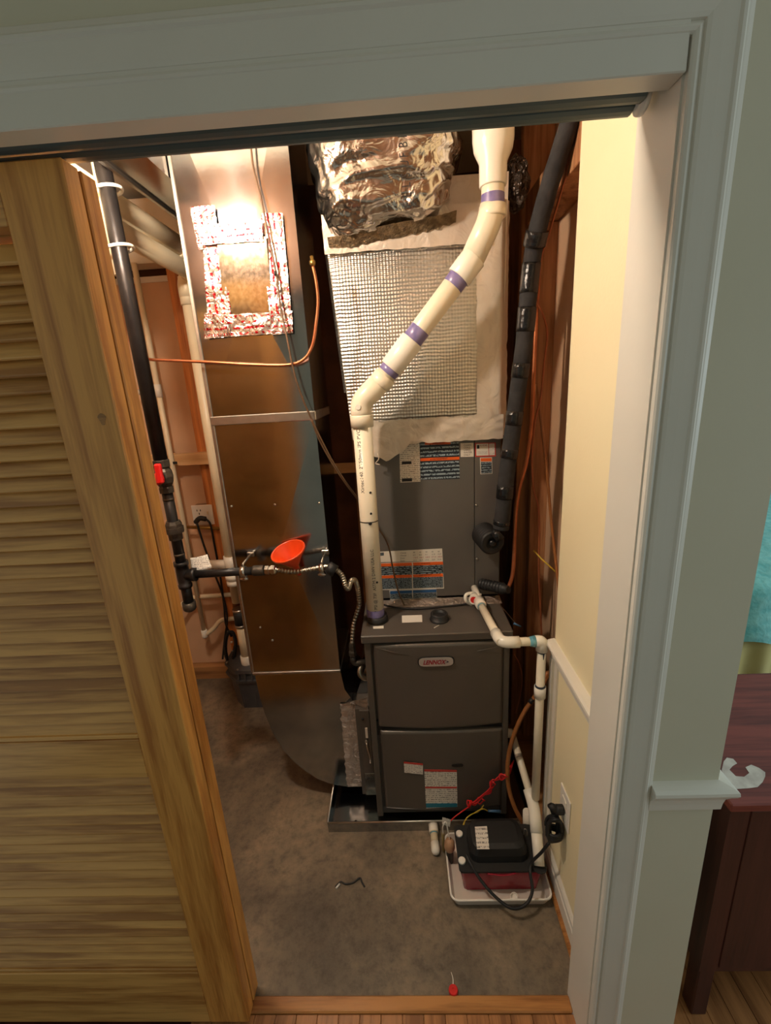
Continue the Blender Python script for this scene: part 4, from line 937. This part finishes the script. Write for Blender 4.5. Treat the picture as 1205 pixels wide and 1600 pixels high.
br = tag(MB().sweep([P(282, 823, 1.42), P(352, 826, 1.42)], .009, 12).build('brass_pipe', 'brass'), 'thin brass pipe crossing the brown wall below the outlet', 'pipe')
# double-gang outlet
ol = thing('wall_outlet', P(318, 803, 1.47), 'white double outlet plate with black plug on the brown wall', 'outlet')
q0, q1 = P(300, 789, 1.455), P(336, 818, 1.455)
MB().box(q0.x, q1.x+.004, 1.44, 1.447, q1.z, q0.z, .002).build('plate', 'white', ol)
MB().box(q0.x+.005, q1.x-.002, 1.447, 1.504, q1.z+.006, q0.z-.006).build('box', 'galv2', ol)
for dx, dz in ((-.009, .012), (.009, .012), (0, -.006)):
    MB().box(q0.x+.038+dx-.002, q0.x+.038+dx+.002, 1.4392, 1.4402, q0.z-.040+dz-.005, q0.z-.040+dz+.005).build('socket_slot', 'dark', ol)
MB().box(q0.x+.080, q0.x+.088, 1.435, 1.440, q0.z-.052, q0.z-.034, .001).build('toggle', 'pvcb', ol)
pg = thing('power_cord', P(320, 812, 1.41), 'black power cord plugged in the wall outlet and hanging down to the sump', 'cord')
MB().sweep(curve([P(306, 816, 1.41), P(312, 810, 1.40), P(322, 811, 1.405)], 5), [.013]*11, 10).build('plug', 'black', pg)
MB().sweep(curve([P(308, 818, 1.40), P(320, 856, 1.40), P(334, 893, 1.40), P(348, 930, 1.38), P(355, 965, 1.36), P(351, 1000, 1.34), P(348, 1030, 1.30)], 8), .0055, 8).build('cord', 'black', pg)
MB().sweep(curve([P(322, 811, 1.405), P(329, 820, 1.40), P(335, 850, 1.40), P(344, 900, 1.40), P(350, 945, 1.38), P(353, 975, 1.36), P(362, 995, 1.34)], 8), .0055, 8).build('cord', 'black', pg)
lp = [P(358 + 8*math.cos(a)+.6*i/8, 1010 + 24*math.sin(a), 1.30+.02*math.sin(a*.5)) for i, a in enumerate([2*math.pi*i/18 for i in range(55)])]
MB().sweep(lp, .0055, 8).build('cord_coil', 'black', pg)
# sump basin
sp_ = thing('sump_basin', (-.82, 1.33, 0), 'dark grey plastic sump pump basin on the concrete floor', 'basin')
def octa(hx, hy, z, ch): 
    cx, cy = -.835, 1.335
    return [(cx+a, cy+b, z) for a, b in ((-hx+ch, -hy), (hx-ch, -hy), (hx, -hy+ch), (hx, hy-ch), (hx-ch, hy), (-hx+ch, hy), (-hx, hy-ch), (-hx, -hy+ch))]
def loft(rings):
    mb = MB(); mb.add([p for r in rings for p in r], [(j*8+i, j*8+(i+1) % 8, (j+1)*8+(i+1) % 8, (j+1)*8+i) for j in range(len(rings)-1) for i in range(8)] + [tuple(range(8))[::-1], tuple(range(8*(len(rings)-1), 8*len(rings)))]); return mb
loft([octa(.125, .140, 0, .055), octa(.145, .152, .165, .07)]).build('tub', 'sump', sp_)
loft([octa(.166, .160, .165, .085), octa(.168, .162, .18, .085), octa(.155, .150, .181, .08), octa(.155, .150, .222, .08), octa(.166, .160, .223, .085), octa(.164, .158, .240, .085)]).build('lid', 'sump', sp_)
loft([octa(.09, .09, .24, .04), octa(.08, .08, .285, .04)]).build('motor_cover', 'black', sp_)
for i in range(4):
    MB().box(-.90+.035*i-.004, -.90+.035*i+.004, 1.174, 1.186, .181, .223).build('lid_rib', 'sump', sp_)
for (a, b) in ((-.155, -.085), (-.07, -.155), (.05, -.155), (-.16, .03)):
    MB().lathe((-.835+a*.96, 1.335+b*.96, .24), (0, 0, 1), [(0, .006), (.005, .006), (.007, .003)], 8).build('lid_screw', 'steel', sp_)
for i, xx in enumerate((-.905, -.84)): MB().box(xx, xx+.008, 1.188, 1.2, .01, .165).build('tub_rib', 'sump', sp_)

# ================================================================== RIGHT: REFRIGERANT LINES
ls = thing('line_set', P(766, 842, .70), 'black foam-insulated refrigerant line rising at the right of the coil cabinet', 'refrigerant line')
lk = [P(783, 826, .672), P(786, 800, .670), P(792, 740, .668), P(799, 690, .665), P(808, 620, .66), P(818, 545, .65), P(824, 480, .645), P(831, 410, .64), P(840, 360, .61), P(856, 300, .57), P(873, 245, .535), P(886, 205, .51), P(903, 150, .48)]
cv = curve(lk, 10)
MB().sweep(cv, [.0268-.0036*(i/len(cv))+.0012*mnoise.noise(p*25) for i, p in enumerate(cv)], 18).build('foam_sleeve', 'foam', ls)
def band(i0, i1, rr=.0283): MB().sweep(cv[i0:i1+1], rr-.0036*i0/len(cv), 18).build('tape_band', 'blackgloss', ls)
for i0 in (3, 14, 25, 34, 44): band(i0, i0+3)
band(54, 60, .029); band(63, 70, .0285); band(75, 80, .0335)
a = P(755, 833, CY-.002); b = P(770, 849, .665)
ax_ = (b-a); Lx = ax_.length
pr = []
for i in range(7): pr += [(Lx*(i/7), .041), (Lx*(i/7+.07), .0445), (Lx*(i/7+.1), .041)]
MB().lathe(a, ax_, pr+[(Lx*.97, .041), (Lx, .037), (Lx*1.0, .024), (Lx*.9, .022), (Lx*.9, .0001)], 28).build('suction_boot', 'black', ls)
MB().lathe(b+Vector((0, 0, 0)), ax_, [(-.02, .012), (.004, .013), (.008, .006)], 16).build('suction_cap', 'blackgloss', ls)
MB().sweep([b+Vector((.003, -.0, .018)), P(781, 832, .668)], [.02, .025], 14).build('neck', 'blackgloss', ls)
lq = thing('liquid_line', P(767, 916, .72), 'copper liquid line with ribbed black boot curving up beside the cabinet', 'tube')
a = P(752, 912, CY-.002); b = P(788, 920, .68); ax_ = b-a; Lx = ax_.length; pr = []
for i in range(8): pr += [(Lx*i/8, .0185), (Lx*(i/8+.05), .0215), (Lx*(i/8+.075), .0215), (Lx*(i/8+.11), .0175)]
MB().lathe(a, ax_, pr+[(Lx, .017), (Lx+.02, .014)], 18).build('boot', 'black', lq)
MB().sweep(curve([b, P(796, 914, .675), P(802, 890, .68), P(804, 845, .685), P(806, 800, .69), P(812, 760, .70), P(822, 725, .71), P(829, 680, .715), P(832, 640, .715), P(834, 590, .72), P(838, 500, .72), P(843, 410, .70), P(851, 365, .64), P(864, 300, .60), P(879, 245, .56), P(896, 190, .53)], 8), .0066, 10).build('tube', 'copper', lq)
c2 = thing('copper_cable', P(850, 365, .66), 'slim copper-coloured cable following the liquid line', 'cable')
MB().sweep(curve([P(907, 205, .51), P(889, 260, .55), P(871, 320, .60), P(856, 372, .64), P(846, 400, .65), P(842, 440, .66), P(840, 470, .70), P(848, 490, .71), P(855, 520, .72), P(850, 570, .72), P(845, 620, .72), P(836, 660, .72), P(831, 720, .72), P(834, 765, .72), P(841, 790, .72), P(843, 830, .72), P(842, 890, .72), P(845, 960, .72), P(846, 1010, .71), P(838, 1060, .70)], 8), .0034, 8).build('cable', 'copperdull', c2)
c3 = thing('brown_cable', P(862, 760, .70), 'brown sheathed cable slanting down over the bare drywall bay', 'cable')
MB().sweep(curve([P(838, 600, .74), P(846, 660, .725), P(855, 740, .71), P(862, 820, .70), P(870, 890, .66), P(876, 960, .60), P(866, 1030, .56), P(850, 1070, .53)], 8), .0052, 8).build('cable', 'hose', c3)
yw = thing('yellow_cable', P(850, 880, .72), 'short bright yellow wire poking out beside the stud', 'wire')
MB().sweep([P(834, 860, .73), P(845, 872, .71), P(869, 894, .66)], .0028, 8).build('wire', 'wireyellow', yw)
# crumpled dark plastic wrap behind the vent pipe
pw = thing('plastic_wrap', P(805, 285, .80), 'crumpled dark plastic bundle behind the vent reducer', 'wrap')
def crum(u, v):
    a = 2*math.pi*u; ph = math.pi*(v-.5); d = Vector((math.cos(a)*math.cos(ph), math.sin(a)*math.cos(ph), math.sin(ph)))
    c = P(806, 288, .80); p = c + Vector((d.x*.035, d.y*.035, d.z*.072)); return p + d*.018*abs(mnoise.noise(Vector((p.x*70, p.y*70, p.z*22))))
MB().grid(crum, 40, 24, smooth=False).build('wrap', foil('dark_film', srgb(70, 60, 52), .25, 50, .6, metal=.4), pw)

# ================================================================== CONDENSATE DRAIN
cdp = thing('condensate_drain', PZ(742, 938, .845), 'white plastic condensate drain crossing the furnace top and dropping to the pump', 'drain pipe')
RD = .0135
d0 = PZ(752, 946, .848); d1 = PZ(783, 1004, .842); d2 = PZ(853, 1014, .838); d2.z = d1.z; d2.y = d1.y
Xv = d2.x; vb2 = Vector((Xv, d2.y, .235))
MB().sweep([d0, d1], RD, 16).build('pipe_section', 'pvc', cdp)
MB().sweep([d1+Vector((.01, 0, 0)), d2], RD, 16).build('pipe_section', 'pvc', cdp)
MB().sweep([d2, vb2], RD, 16).build('pipe_section', 'pvc', cdp)
dd = (d1-d0).normalized()
MB().sweep(fillet([d1-dd*.055, d1, d1+Vector((.055, 0, 0))], .035, 8), RD+.0042, 16).build('elbow', 'pvcw', cdp)
MB().sweep(fillet([d2+Vector((-.022, 0, 0)), d2, d2+Vector((0, 0, -.032))], .022, 8), RD+.0045, 16).build('elbow', 'pvcw', cdp)
MB().lathe(d2+Vector((-.038, 0, 0)), (1, 0, 0), [(0, RD+.0006), (.017, RD+.005)], 16).build('glue_smear', 'blueglue', cdp)
MB().lathe(d2+Vector((0, 0, -.030)), (0, 0, -1), [(0, RD+.0035), (.008, RD+.0006)], 16).build('glue_ring', 'darkglue', cdp)
MB().sweep([d2+Vector((0.002, -RD-.0004, -.034)), d2+Vector((0.002, -RD-.0006, -.056))], [.003, .0008], 6).build('glue_drip', 'darkglue', cdp)
zc_ = P(846, 1080, d2.y).z
MB().lathe((Xv, d2.y, zc_), (0, 0, 1), [(-.02, RD+.0045), (.018, RD+.0045)], 16).build('coupling', 'pvcw', cdp)
MB().lathe((Xv, d2.y, zc_), (0, 0, 1), [(.018, RD+.003), (.024, RD+.0006)], 16).build('glue_ring', 'darkglue', cdp)
# tee with red plug at the coil
MB().lathe(d0-dd*.004, dd, [(-.034, RD+.006), (.004, RD+.006), (.010, RD+.003)], 18).build('tee_hub', 'pvcw', cdp)
MB().lathe(d0-dd*.002, dd, [(.010, RD+.0012), (.014, RD+.0012)], 18).build('glue_ring', 'blueglue', cdp)
tp0 = PZ(741, 935, .853); tdir = Vector((-.25, -.95, .12)).normalized()
MB().lathe(tp0, tdir, [(-.04, .015), (.0, .0175), (.016, .0175), (.016, .0120)], 20).build('port', 'pvcw', cdp)
MB().lathe(tp0, tdir, [(.008, .0125), (.0165, .0118)], 18).build('red_plug', 'red', cdp)
MB().sweep(curve([P(737, 945, .71), P(728, 938, .70), P(729, 929, .71), P(741, 927, .72), P(752, 930, .72)], 6), .0065, 10).build('trap_loop', 'pvcw', cdp)
MB().sweep([d0-dd*.03, Vector((d0.x-.004, CY-.001, d0.z+.01))], RD, 14).build('inlet', 'pvcw', cdp)
# second drain from the furnace side
sd = thing('furnace_drain', P(803, 1150, .60), 'slanting white plastic drain pipe from the furnace side to the pump', 'drain pipe')
sE = P(835, 1262, .40); s0 = P(800, 1146, .60); sdir = (sE-s0).normalized()
MB().sweep([s0, sE], RD-.001, 16).build('pipe_section', 'pvc', sd)
MB().sweep([lerp(s0, sE, .30), lerp(s0, sE, .35)], RD-.0006, 16).build('print_band', mat('grey_print', srgb(170, 162, 150), rough=.4), sd)
MB().sweep([s0, s0+Vector((-.035, .0, .006))], RD+.003, 16).build('elbow', 'pvcw', sd)
ib = PZ(843, 1353, .108)
MB().sweep(fillet([sE-sdir*.055, sE, sE+(ib-sE)*.45], .04, 8), .0195, 18).build('bend_fitting', 'pvcw', sd)
MB().sweep([sE+(ib-sE)*.35, ib], [.0180, .0165], 18).build('drop_pipe', 'pvcw', sd)
r0 = P(824, 1268, .44); MB().sweep([r0, r0+Vector((.002, .0, -.10))], .015, 14).build('rear_drop', 'pvcw', sd)

# ================================================================== PUMP AND TRAY
tr = thing('drip_tray', (.255, .37, 0), 'shallow off-white plastic tray on the concrete under the pump', 'tray')
tx0, tx1, ty0, ty1, tz = .087, .411, .229, .455, .034
def rr_ring(x0, x1, y0, y1, z, r, n=5):
    o = []
    for cx, cy, a0 in ((x1-r, y0+r, -90), (x1-r, y1-r, 0), (x0+r, y1-r, 90), (x0+r, y0+r, 180)):
        for i in range(n+1): a = math.radians(a0+90*i/n); o.append((cx+r*math.cos(a), cy+r*math.sin(a), z))
    return o
def ringloft(rings, close_ends=(True, True)):
    n = len(rings[0]); mb = MB(); fs = [(j*n+i, j*n+(i+1) % n, (j+1)*n+(i+1) % n, (j+1)*n+i) for j in range(len(rings)-1) for i in range(n)]
    if close_ends[0]: fs.append(tuple(range(n))[::-1])
    if close_ends[1]: fs.append(tuple(range(n*(len(rings)-1), n*len(rings))))
    mb.add([p for r in rings for p in r], fs); return mb
ringloft([rr_ring(tx0+.012, tx1-.012, ty0+.012, ty1-.012, .0, .02), rr_ring(tx0+.002, tx1-.002, ty0+.002, ty1-.002, tz-.003, .024), rr_ring(tx0, tx1, ty0, ty1, tz-.002, .025), rr_ring(tx0, tx1, ty0, ty1, tz, .025), rr_ring(tx0+.006, tx1-.006, ty0+.006, ty1-.006, tz, .022), rr_ring(tx0+.016, tx1-.016, ty0+.016, ty1-.016, .004, .018)]).build('shell', 'tray', tr)
rim = rr_ring(tx0+.003, tx1-.003, ty0+.003, ty1-.003, tz, .023); MB().sweep([Vector(p) for p in rim+[rim[0]]], .0032, 8, cap=False).build('rim', 'white', tr)
cpv = PZ(803, 1402, .006); cap_o = tag(MB().lathe(cpv, (.1, -.5, 1), [(0, .011), (.004, .0125), (.009, .0125), (.009, .0105), (.003, .010)], 18).build('bottle_cap', 'white'), 'small white plastic cap lying in the drip tray', 'cap')
pu = thing('condensate_pump', (.27, .37, .006), 'black condensate pump with dark red tank sitting in the tray', 'pump')
kx0, kx1, ky0, ky1 = .124, .388, .272, .425
ringloft([rr_ring(kx0+.012, kx1-.012, ky0+.010, ky1-.01, .0055, .012), rr_ring(kx0, kx1, ky0, ky1, .096, .012)]).build('tank', 'redtank', pu)
ringloft([rr_ring(kx0-.003, kx1+.003, ky0-.003, ky1+.003, .0965, .014), rr_ring(kx0-.003, kx1+.003, ky0-.003, ky1+.003, .103, .014)]).build('cover_plate', 'black', pu)
MB().sweep(curve([(.21, ky0-.004, .095), (.26, ky0-.006, .090), (.30, ky0-.004, .095)], 5), .003, 8).build('tank_lip', 'redtank', pu)
hx0, hx1_, hy0, hy1 = .160, .352, .296, .415
ringloft([rr_ring(hx0, hx1_, hy0, hy1, .1035, .03), rr_ring(hx0+.002, hx1_-.002, hy0+.002, hy1-.002, .125, .03), rr_ring(hx0+.002, hx1_-.002, hy0+.002, hy1-.002, .127, .03), rr_ring(hx0+.012, hx1_-.012, hy0+.008, hy1-.006, .152, .028), rr_ring(hx0+.03, hx1_-.03, hy0+.022, hy1-.02, .160, .02)]).build('motor_housing', 'black', pu)
lq_ = [PZ(742, 1292, .160), PZ(761, 1291, .160), PZ(765, 1327, .1606), PZ(745.5, 1327, .1606)]
plb = MB().prism(lq_, (0, 0, .0006)).build('data_label', 'paper2', pu)
for cxy in ((718, 1304), (722, 1346)):
    MB().lathe(PZ(*cxy, .1035), (0, 0, 1), [(0, .012), (.006, .012), (.008, .010)], 18).build('port_plug', 'white', pu)
MB().sweep(curve([PZ(818, 1304, .12), PZ(819, 1296, .135), PZ(823, 1297, .135), PZ(824, 1306, .12)], 5), .0018, 6).build('lift_wire', 'steel', pu)
ib_c = Vector((ib.x, ib.y, .1035)); MB().lathe(ib_c, (0, 0, 1), [(0, .023), (.004, .023), (.004, .020)], 18).build('inlet_boss', 'black', pu)
# float switch and in-line splice beside the pump
fs_ = thing('float_switch', PZ(703, 1338, .01), 'tan and clear float switch hanging at the left of the pump', 'switch')
q0 = PZ(703, 1335, .036); MB().lathe((q0.x, q0.y, .006), (0, 0, 1), [(0, .012), (.05, .013), (.055, .016)], 16).build('body', 'fitting', fs_)
MB().lathe((q0.x, q0.y, .061), (0, 0, 1), [(0, .016), (.008, .0185), (.030, .0175), (.040, .012), (.044, .004)], 16).build('cap', mat('tan_plastic', srgb(168, 128, 96), srgb(186, 146, 112), rough=.45), fs_)
q1 = PZ(693, 1316, .05); MB().lathe((q1.x, q1.y, .010), (0, .05, 1), [(0, .005), (.075, .006), (.08, .003)], 12).build('probe', mat('olive_probe', srgb(150, 132, 84), rough=.5), fs_)
q2 = P(700, 1288, q0.y); 
MB().prism([P(691.5, 1277, q0.y), P(704.5, 1281, q0.y), P(703, 1292, q0.y), P(691, 1287.5, q0.y)], (0, .0008, 0)).build('paper_flag', 'paper2', fs_)
MB().sweep(curve([(q1.x, q1.y, .088), P(692, 1292, q0.y), P(697, 1285, q0.y), (q0.x, q0.y, .104)], 6), .0022, 8).build('lead', 'white', fs_)
# control wires
rw = thing('red_wires', P(735, 1258, .50), 'knotted bundle of red control wires hanging in front of the lower door', 'wires')
for k in range(4):
    random.seed(20+k); j = lambda s=3.5: random.uniform(-s, s)
    pts = [P(803, 1188, .56), P(792+j(), 1208+j(), .505), P(780+j(), 1214+j(), .497), P(771+j(), 1222+j(), .495), P(764+j(), 1236+j(), .493), P(752+j(), 1246+j(), .490), P(744+j(), 1254+j(), .488), P(735+j(2), 1256+j(2), .486)]
    MB().sweep(curve(pts, 7), .0022, 8).build('wire', 'wirered', rw)
for c0, r0, r1 in (((787, 1214), 8, 5), ((752, 1251), 7, 6), ((734, 1255), 5, 5), ((770, 1226), 5, 7)):
    cpt = P(*c0, .492); lp = [cpt + Vector((r0*.0019*math.cos(a), -.006*math.sin(2*a), r1*.0019*math.sin(a))) for a in [2*math.pi*i/16 for i in range(17)]]
    MB().sweep(lp, .0022, 8, cap=False).build('loop', 'wirered', rw)
MB().sweep([P(736, 1252, .488), P(733, 1262, .486)], [.006, .0045], 10).build('wire_nut', 'red', rw)
MB().sweep(curve([P(734, 1260, .487), P(722, 1268, .47), P(710, 1277, .455), P(703, 1284, .44)], 7), .0021, 8).build('tail', 'wirered', rw)
ywr = thing('yellow_wires', P(735, 1280, .48), 'pair of thin yellow wires looping from furnace to pump', 'wires')
MB().sweep(curve([P(762, 1267, .495), P(754, 1264, .488), P(742, 1270, .475), P(730, 1278, .46), P(723, 1292, .44), P(724, 1306, .42), P(733, 1316, .40)], 7), .0020, 8).build('wire', 'wireyellow', ywr)
MB().sweep(curve([P(756, 1258, .494), P(748, 1268, .484), P(736, 1273, .465), P(727, 1282, .45), P(725, 1298, .43), P(729, 1310, .41), P(737, 1313, .39)], 7), .0020, 8).build('wire', 'wireyellow', ywr)
MB().sweep([P(763, 1267, .496), P(782, 1268, .50)], [.004, .0055], 10).build('splice', 'wireblue', ywr)
bh = thing('brown_hose', P(795, 1200, .50), 'brown rubber drain hose curving down in front of the right studs', 'hose')
MB().sweep(curve([P(857, 1050, .545), P(838, 1085, .53), P(818, 1115, .52), P(802, 1152, .51), P(794, 1188, .505), P(794, 1225, .495), P(803, 1258, .475), P(818, 1288, .455), P(834, 1318, .44)], 8), .0075, 10).build('tube', 'hose', bh)
MB().sweep([P(828, 1098, .525), P(833, 1092, .527)], .0085, 10).build('tie', 'black', bh)
lw = thing('low_voltage_wires', P(800, 960, .60), 'thin mixed control wires with blue splices beside the furnace top', 'wires')
MB().sweep(curve([P(781, 945, .62), P(790, 955, .62), P(799, 966, .62), P(806, 974, .62)], 6), .0016, 6).build('wire', 'brownwire', lw)
MB().sweep([P(803, 974, .615), P(814, 979, .615)], [.004, .003], 8).build('splice', 'wireblue', lw)
MB().sweep(curve([P(803, 1022, .64), P(812, 1038, .64), P(816, 1062, .64), P(812, 1090, .64), P(806, 1115, .62)], 6), .0016, 6).build('wire', 'copperdull', lw)

# ---- pump cord and outlet on the cream wall
oy0, oy1 = PX(893.7, 1252, WX).y, PX(879, 1223, WX).y; oz1 = PX(886, 1238, WX).z; oz0 = oz1-.115
wo = thing('wall_outlet', (WX, (oy0+oy1)/2, oz0), 'white outlet plate on the cream closet wall with black plug', 'outlet')
MB().box(WX-.005, WX-.0003, oy0, oy1, oz0, oz1, .002).build('plate', 'white', wo)
for dz in (.035, .078):
    MB().box(WX-.0075, WX-.005, (oy0+oy1)/2-.016, (oy0+oy1)/2+.016, oz0+dz-.014, oz0+dz+.014, .003).build('receptacle', 'pvcw', wo)
pc = thing('pump_cord', PZ(800, 1420, .01), 'black pump power cord looping over the tray and coiled at the outlet', 'cord')
oc = Vector((WX-.009, (oy0+oy1)/2, oz0+.050))
pk = [PZ(729, 1336, .12), PZ(737, 1352, .112), PZ(752, 1376, .085), PZ(775, 1402, .060), PZ(800, 1419, .048), PZ(822, 1413, .054), PZ(832, 1392, .075), PZ(829, 1366, .105), PZ(831, 1348, .125), Vector(PX(846, 1332, .375)), Vector(PX(858, 1317, .395))]
MB().sweep(curve(pk, 8), .0048, 10).build('cord', 'black', pc)
ctr = PX(868, 1294, .408); lp = []
for i in range(109):
    a = 2*math.pi*i/24; k = i/108
    lp.append(ctr + Vector(((.017+.006*math.sin(7*k))*math.cos(a)-.004, -.012+.022*k+.004*math.sin(3*a), (.046+.006*math.cos(9*k))*math.sin(a))))
MB().sweep(lp, .0050, 10).build('cord_coil', 'black', pc)
cw = [ctr + Vector((-.004+.020*math.cos(a), .0+.020*math.sin(a), -.030+.004*i/6)) for i, a in enumerate([2*math.pi*i/12 for i in range(37)])]
MB().sweep(cw, .0050, 8).build('cord_wrap', 'black', pc)
MB().sweep(curve([oc, oc+Vector((-.020, 0, .002)), oc+Vector((-.034, 0, .010)), ctr+Vector((-.006, .004, .048))], 6), [.015]*7+[.012]*6+[.006]*6, 12).build('plug', 'black', pc)

# ================================================================== SMALL THINGS ON THE FLOOR
rc = thing('plastic_stopper', PZ(708, 1547, .0), 'tiny red plastic stopper on the concrete by the threshold', 'stopper')
q = PZ(708.5, 1550, .0); MB().lathe((q.x, q.y, 0), (0, 0, 1), [(0, .0125), (.010, .0125), (.012, .011), (.012, .004), (.008, .004)], 18).build('cap', 'red', rc)
MB().sweep(curve([q+Vector((0, .006, .010)), q+Vector((.002, .022, .012)), q+Vector((-.001, .042, .002))], 5), .0011, 6).build('string', 'white', rc)
tag(MB().sweep(curve([PZ(872, 1429, .004), PZ(876, 1432, .006), PZ(879, 1436, .003)], 4), [.004, .006, .007, .007, .007, .007, .007, .006, .004], 8).build('paper_scrap', 'white'), 'crumb of white debris on the concrete by the wall', 'debris')
tag(MB().sweep(curve([PZ(524, 1386, .002), PZ(532, 1378, .004), PZ(540, 1381, .003), PZ(552, 1379, .003), PZ(562, 1372, .004), PZ(566, 1379, .002), PZ(570, 1386, .001)], 6), .0028, 7).build('wire_scrap', 'black'), 'curled scrap of black wire on the concrete floor', 'debris')
tag(MB().sweep([PZ(525, 1388, .003), PZ(531, 1381, .003)], .003, 8).build('wire_end', 'white'), 'stripped pale wire end lying on the concrete', 'debris')

# ================================================================== BEDROOM BEYOND
DXL, DYF, DZT = .672, -.028, .715
dr_ = thing('dresser', (1.1, .2, 0), 'dark mahogany dresser with worn red top in the bedroom', 'dresser')
MB().box(DXL-.004, 1.62, DYF-.006, .40, DZT-.022, DZT, .003).build('top', 'mahog', dr_)
MB().box(DXL+.006, 1.60, DYF+.006, .39, .17, DZT-.022).build('body', 'darkmahog', dr_)
for xx, yy in ((DXL+.008, DYF+.008), (DXL+.008, .345), (1.555, DYF+.008), (1.555, .345)): MB().box(xx, xx+.04, yy, yy+.04, 0, .17, .003).build('leg', 'darkmahog', dr_)
for i in range(1): MB().box(DXL+.05, 1.55, DYF+.0035, DYF+.006, .185, .685, .002).build('front_panel', 'darkmahog', dr_)
bl = []
for x_, y_ in ((1131, 1190), (1136, 1184), (1146, 1186), (1152, 1193), (1145, 1197), (1140, 1203), (1150, 1213), (1163, 1214), (1171, 1208), (1165, 1199), (1174, 1195), (1186, 1200), (1196, 1207), (1196, 1213), (1192, 1222), (1184, 1230), (1168, 1232), (1150, 1233), (1138, 1226), (1131, 1215), (1128, 1203)):
    bl.append(PZ(x_, y_, DZT+.0003))
MB().prism(bl, (0, 0, .0006)).build('paint_spill', 'whitepaint', dr_)
bd_ = thing('bed', (2.0, 1.4, 0), 'bed with teal quilted spread and yellow skirt beyond the dresser', 'bed')
def spread(u, v):
    x = .90+1.9*u; t = v*1.7
    if t < .22: p = Vector((x, .62+.012*math.sin(x*30), .68+t))
    else: p = Vector((x, .62+(t-.22)*1.3, .90+.05*math.sin(min(1, (t-.22)*3)*math.pi/2)))
    return p + Vector((0, -.02*mnoise.noise(p*9), .018*mnoise.noise(p*11)))
MB().grid(spread, 60, 50).build('spread', 'quiltteal', bd_)
MB().box(.95, 2.75, .67, 2.5, .25, .87, .04).build('mattress', 'white', bd_)
def skf(u, v): x = .90+1.9*u; return Vector((x, .650+.016*math.sin(x*58)*(1-v*.6), .04+.68*v))
MB().grid(skf, 190, 8).build('skirt', 'skirt', bd_)
struct(MB().box(.585, 3.4, 2.6, 2.7, 0, 2.5), 'wall_bedroom', 'greywall')
wn = MB()  # unseen frame, put in only to account for the bedroom daylight lamp
for a_, b_2, c_, d_ in ((.28, .35, .82, 2.28), (1.45, 1.52, .82, 2.28), (.28, 1.52, .82, .90), (.28, 1.52, 2.20, 2.28), (.885, .915, .9, 2.2)): wn.box(3.31, 3.36, a_-1.05, b_2-1.05, c_, d_)
struct(wn, 'added_window', 'trim')
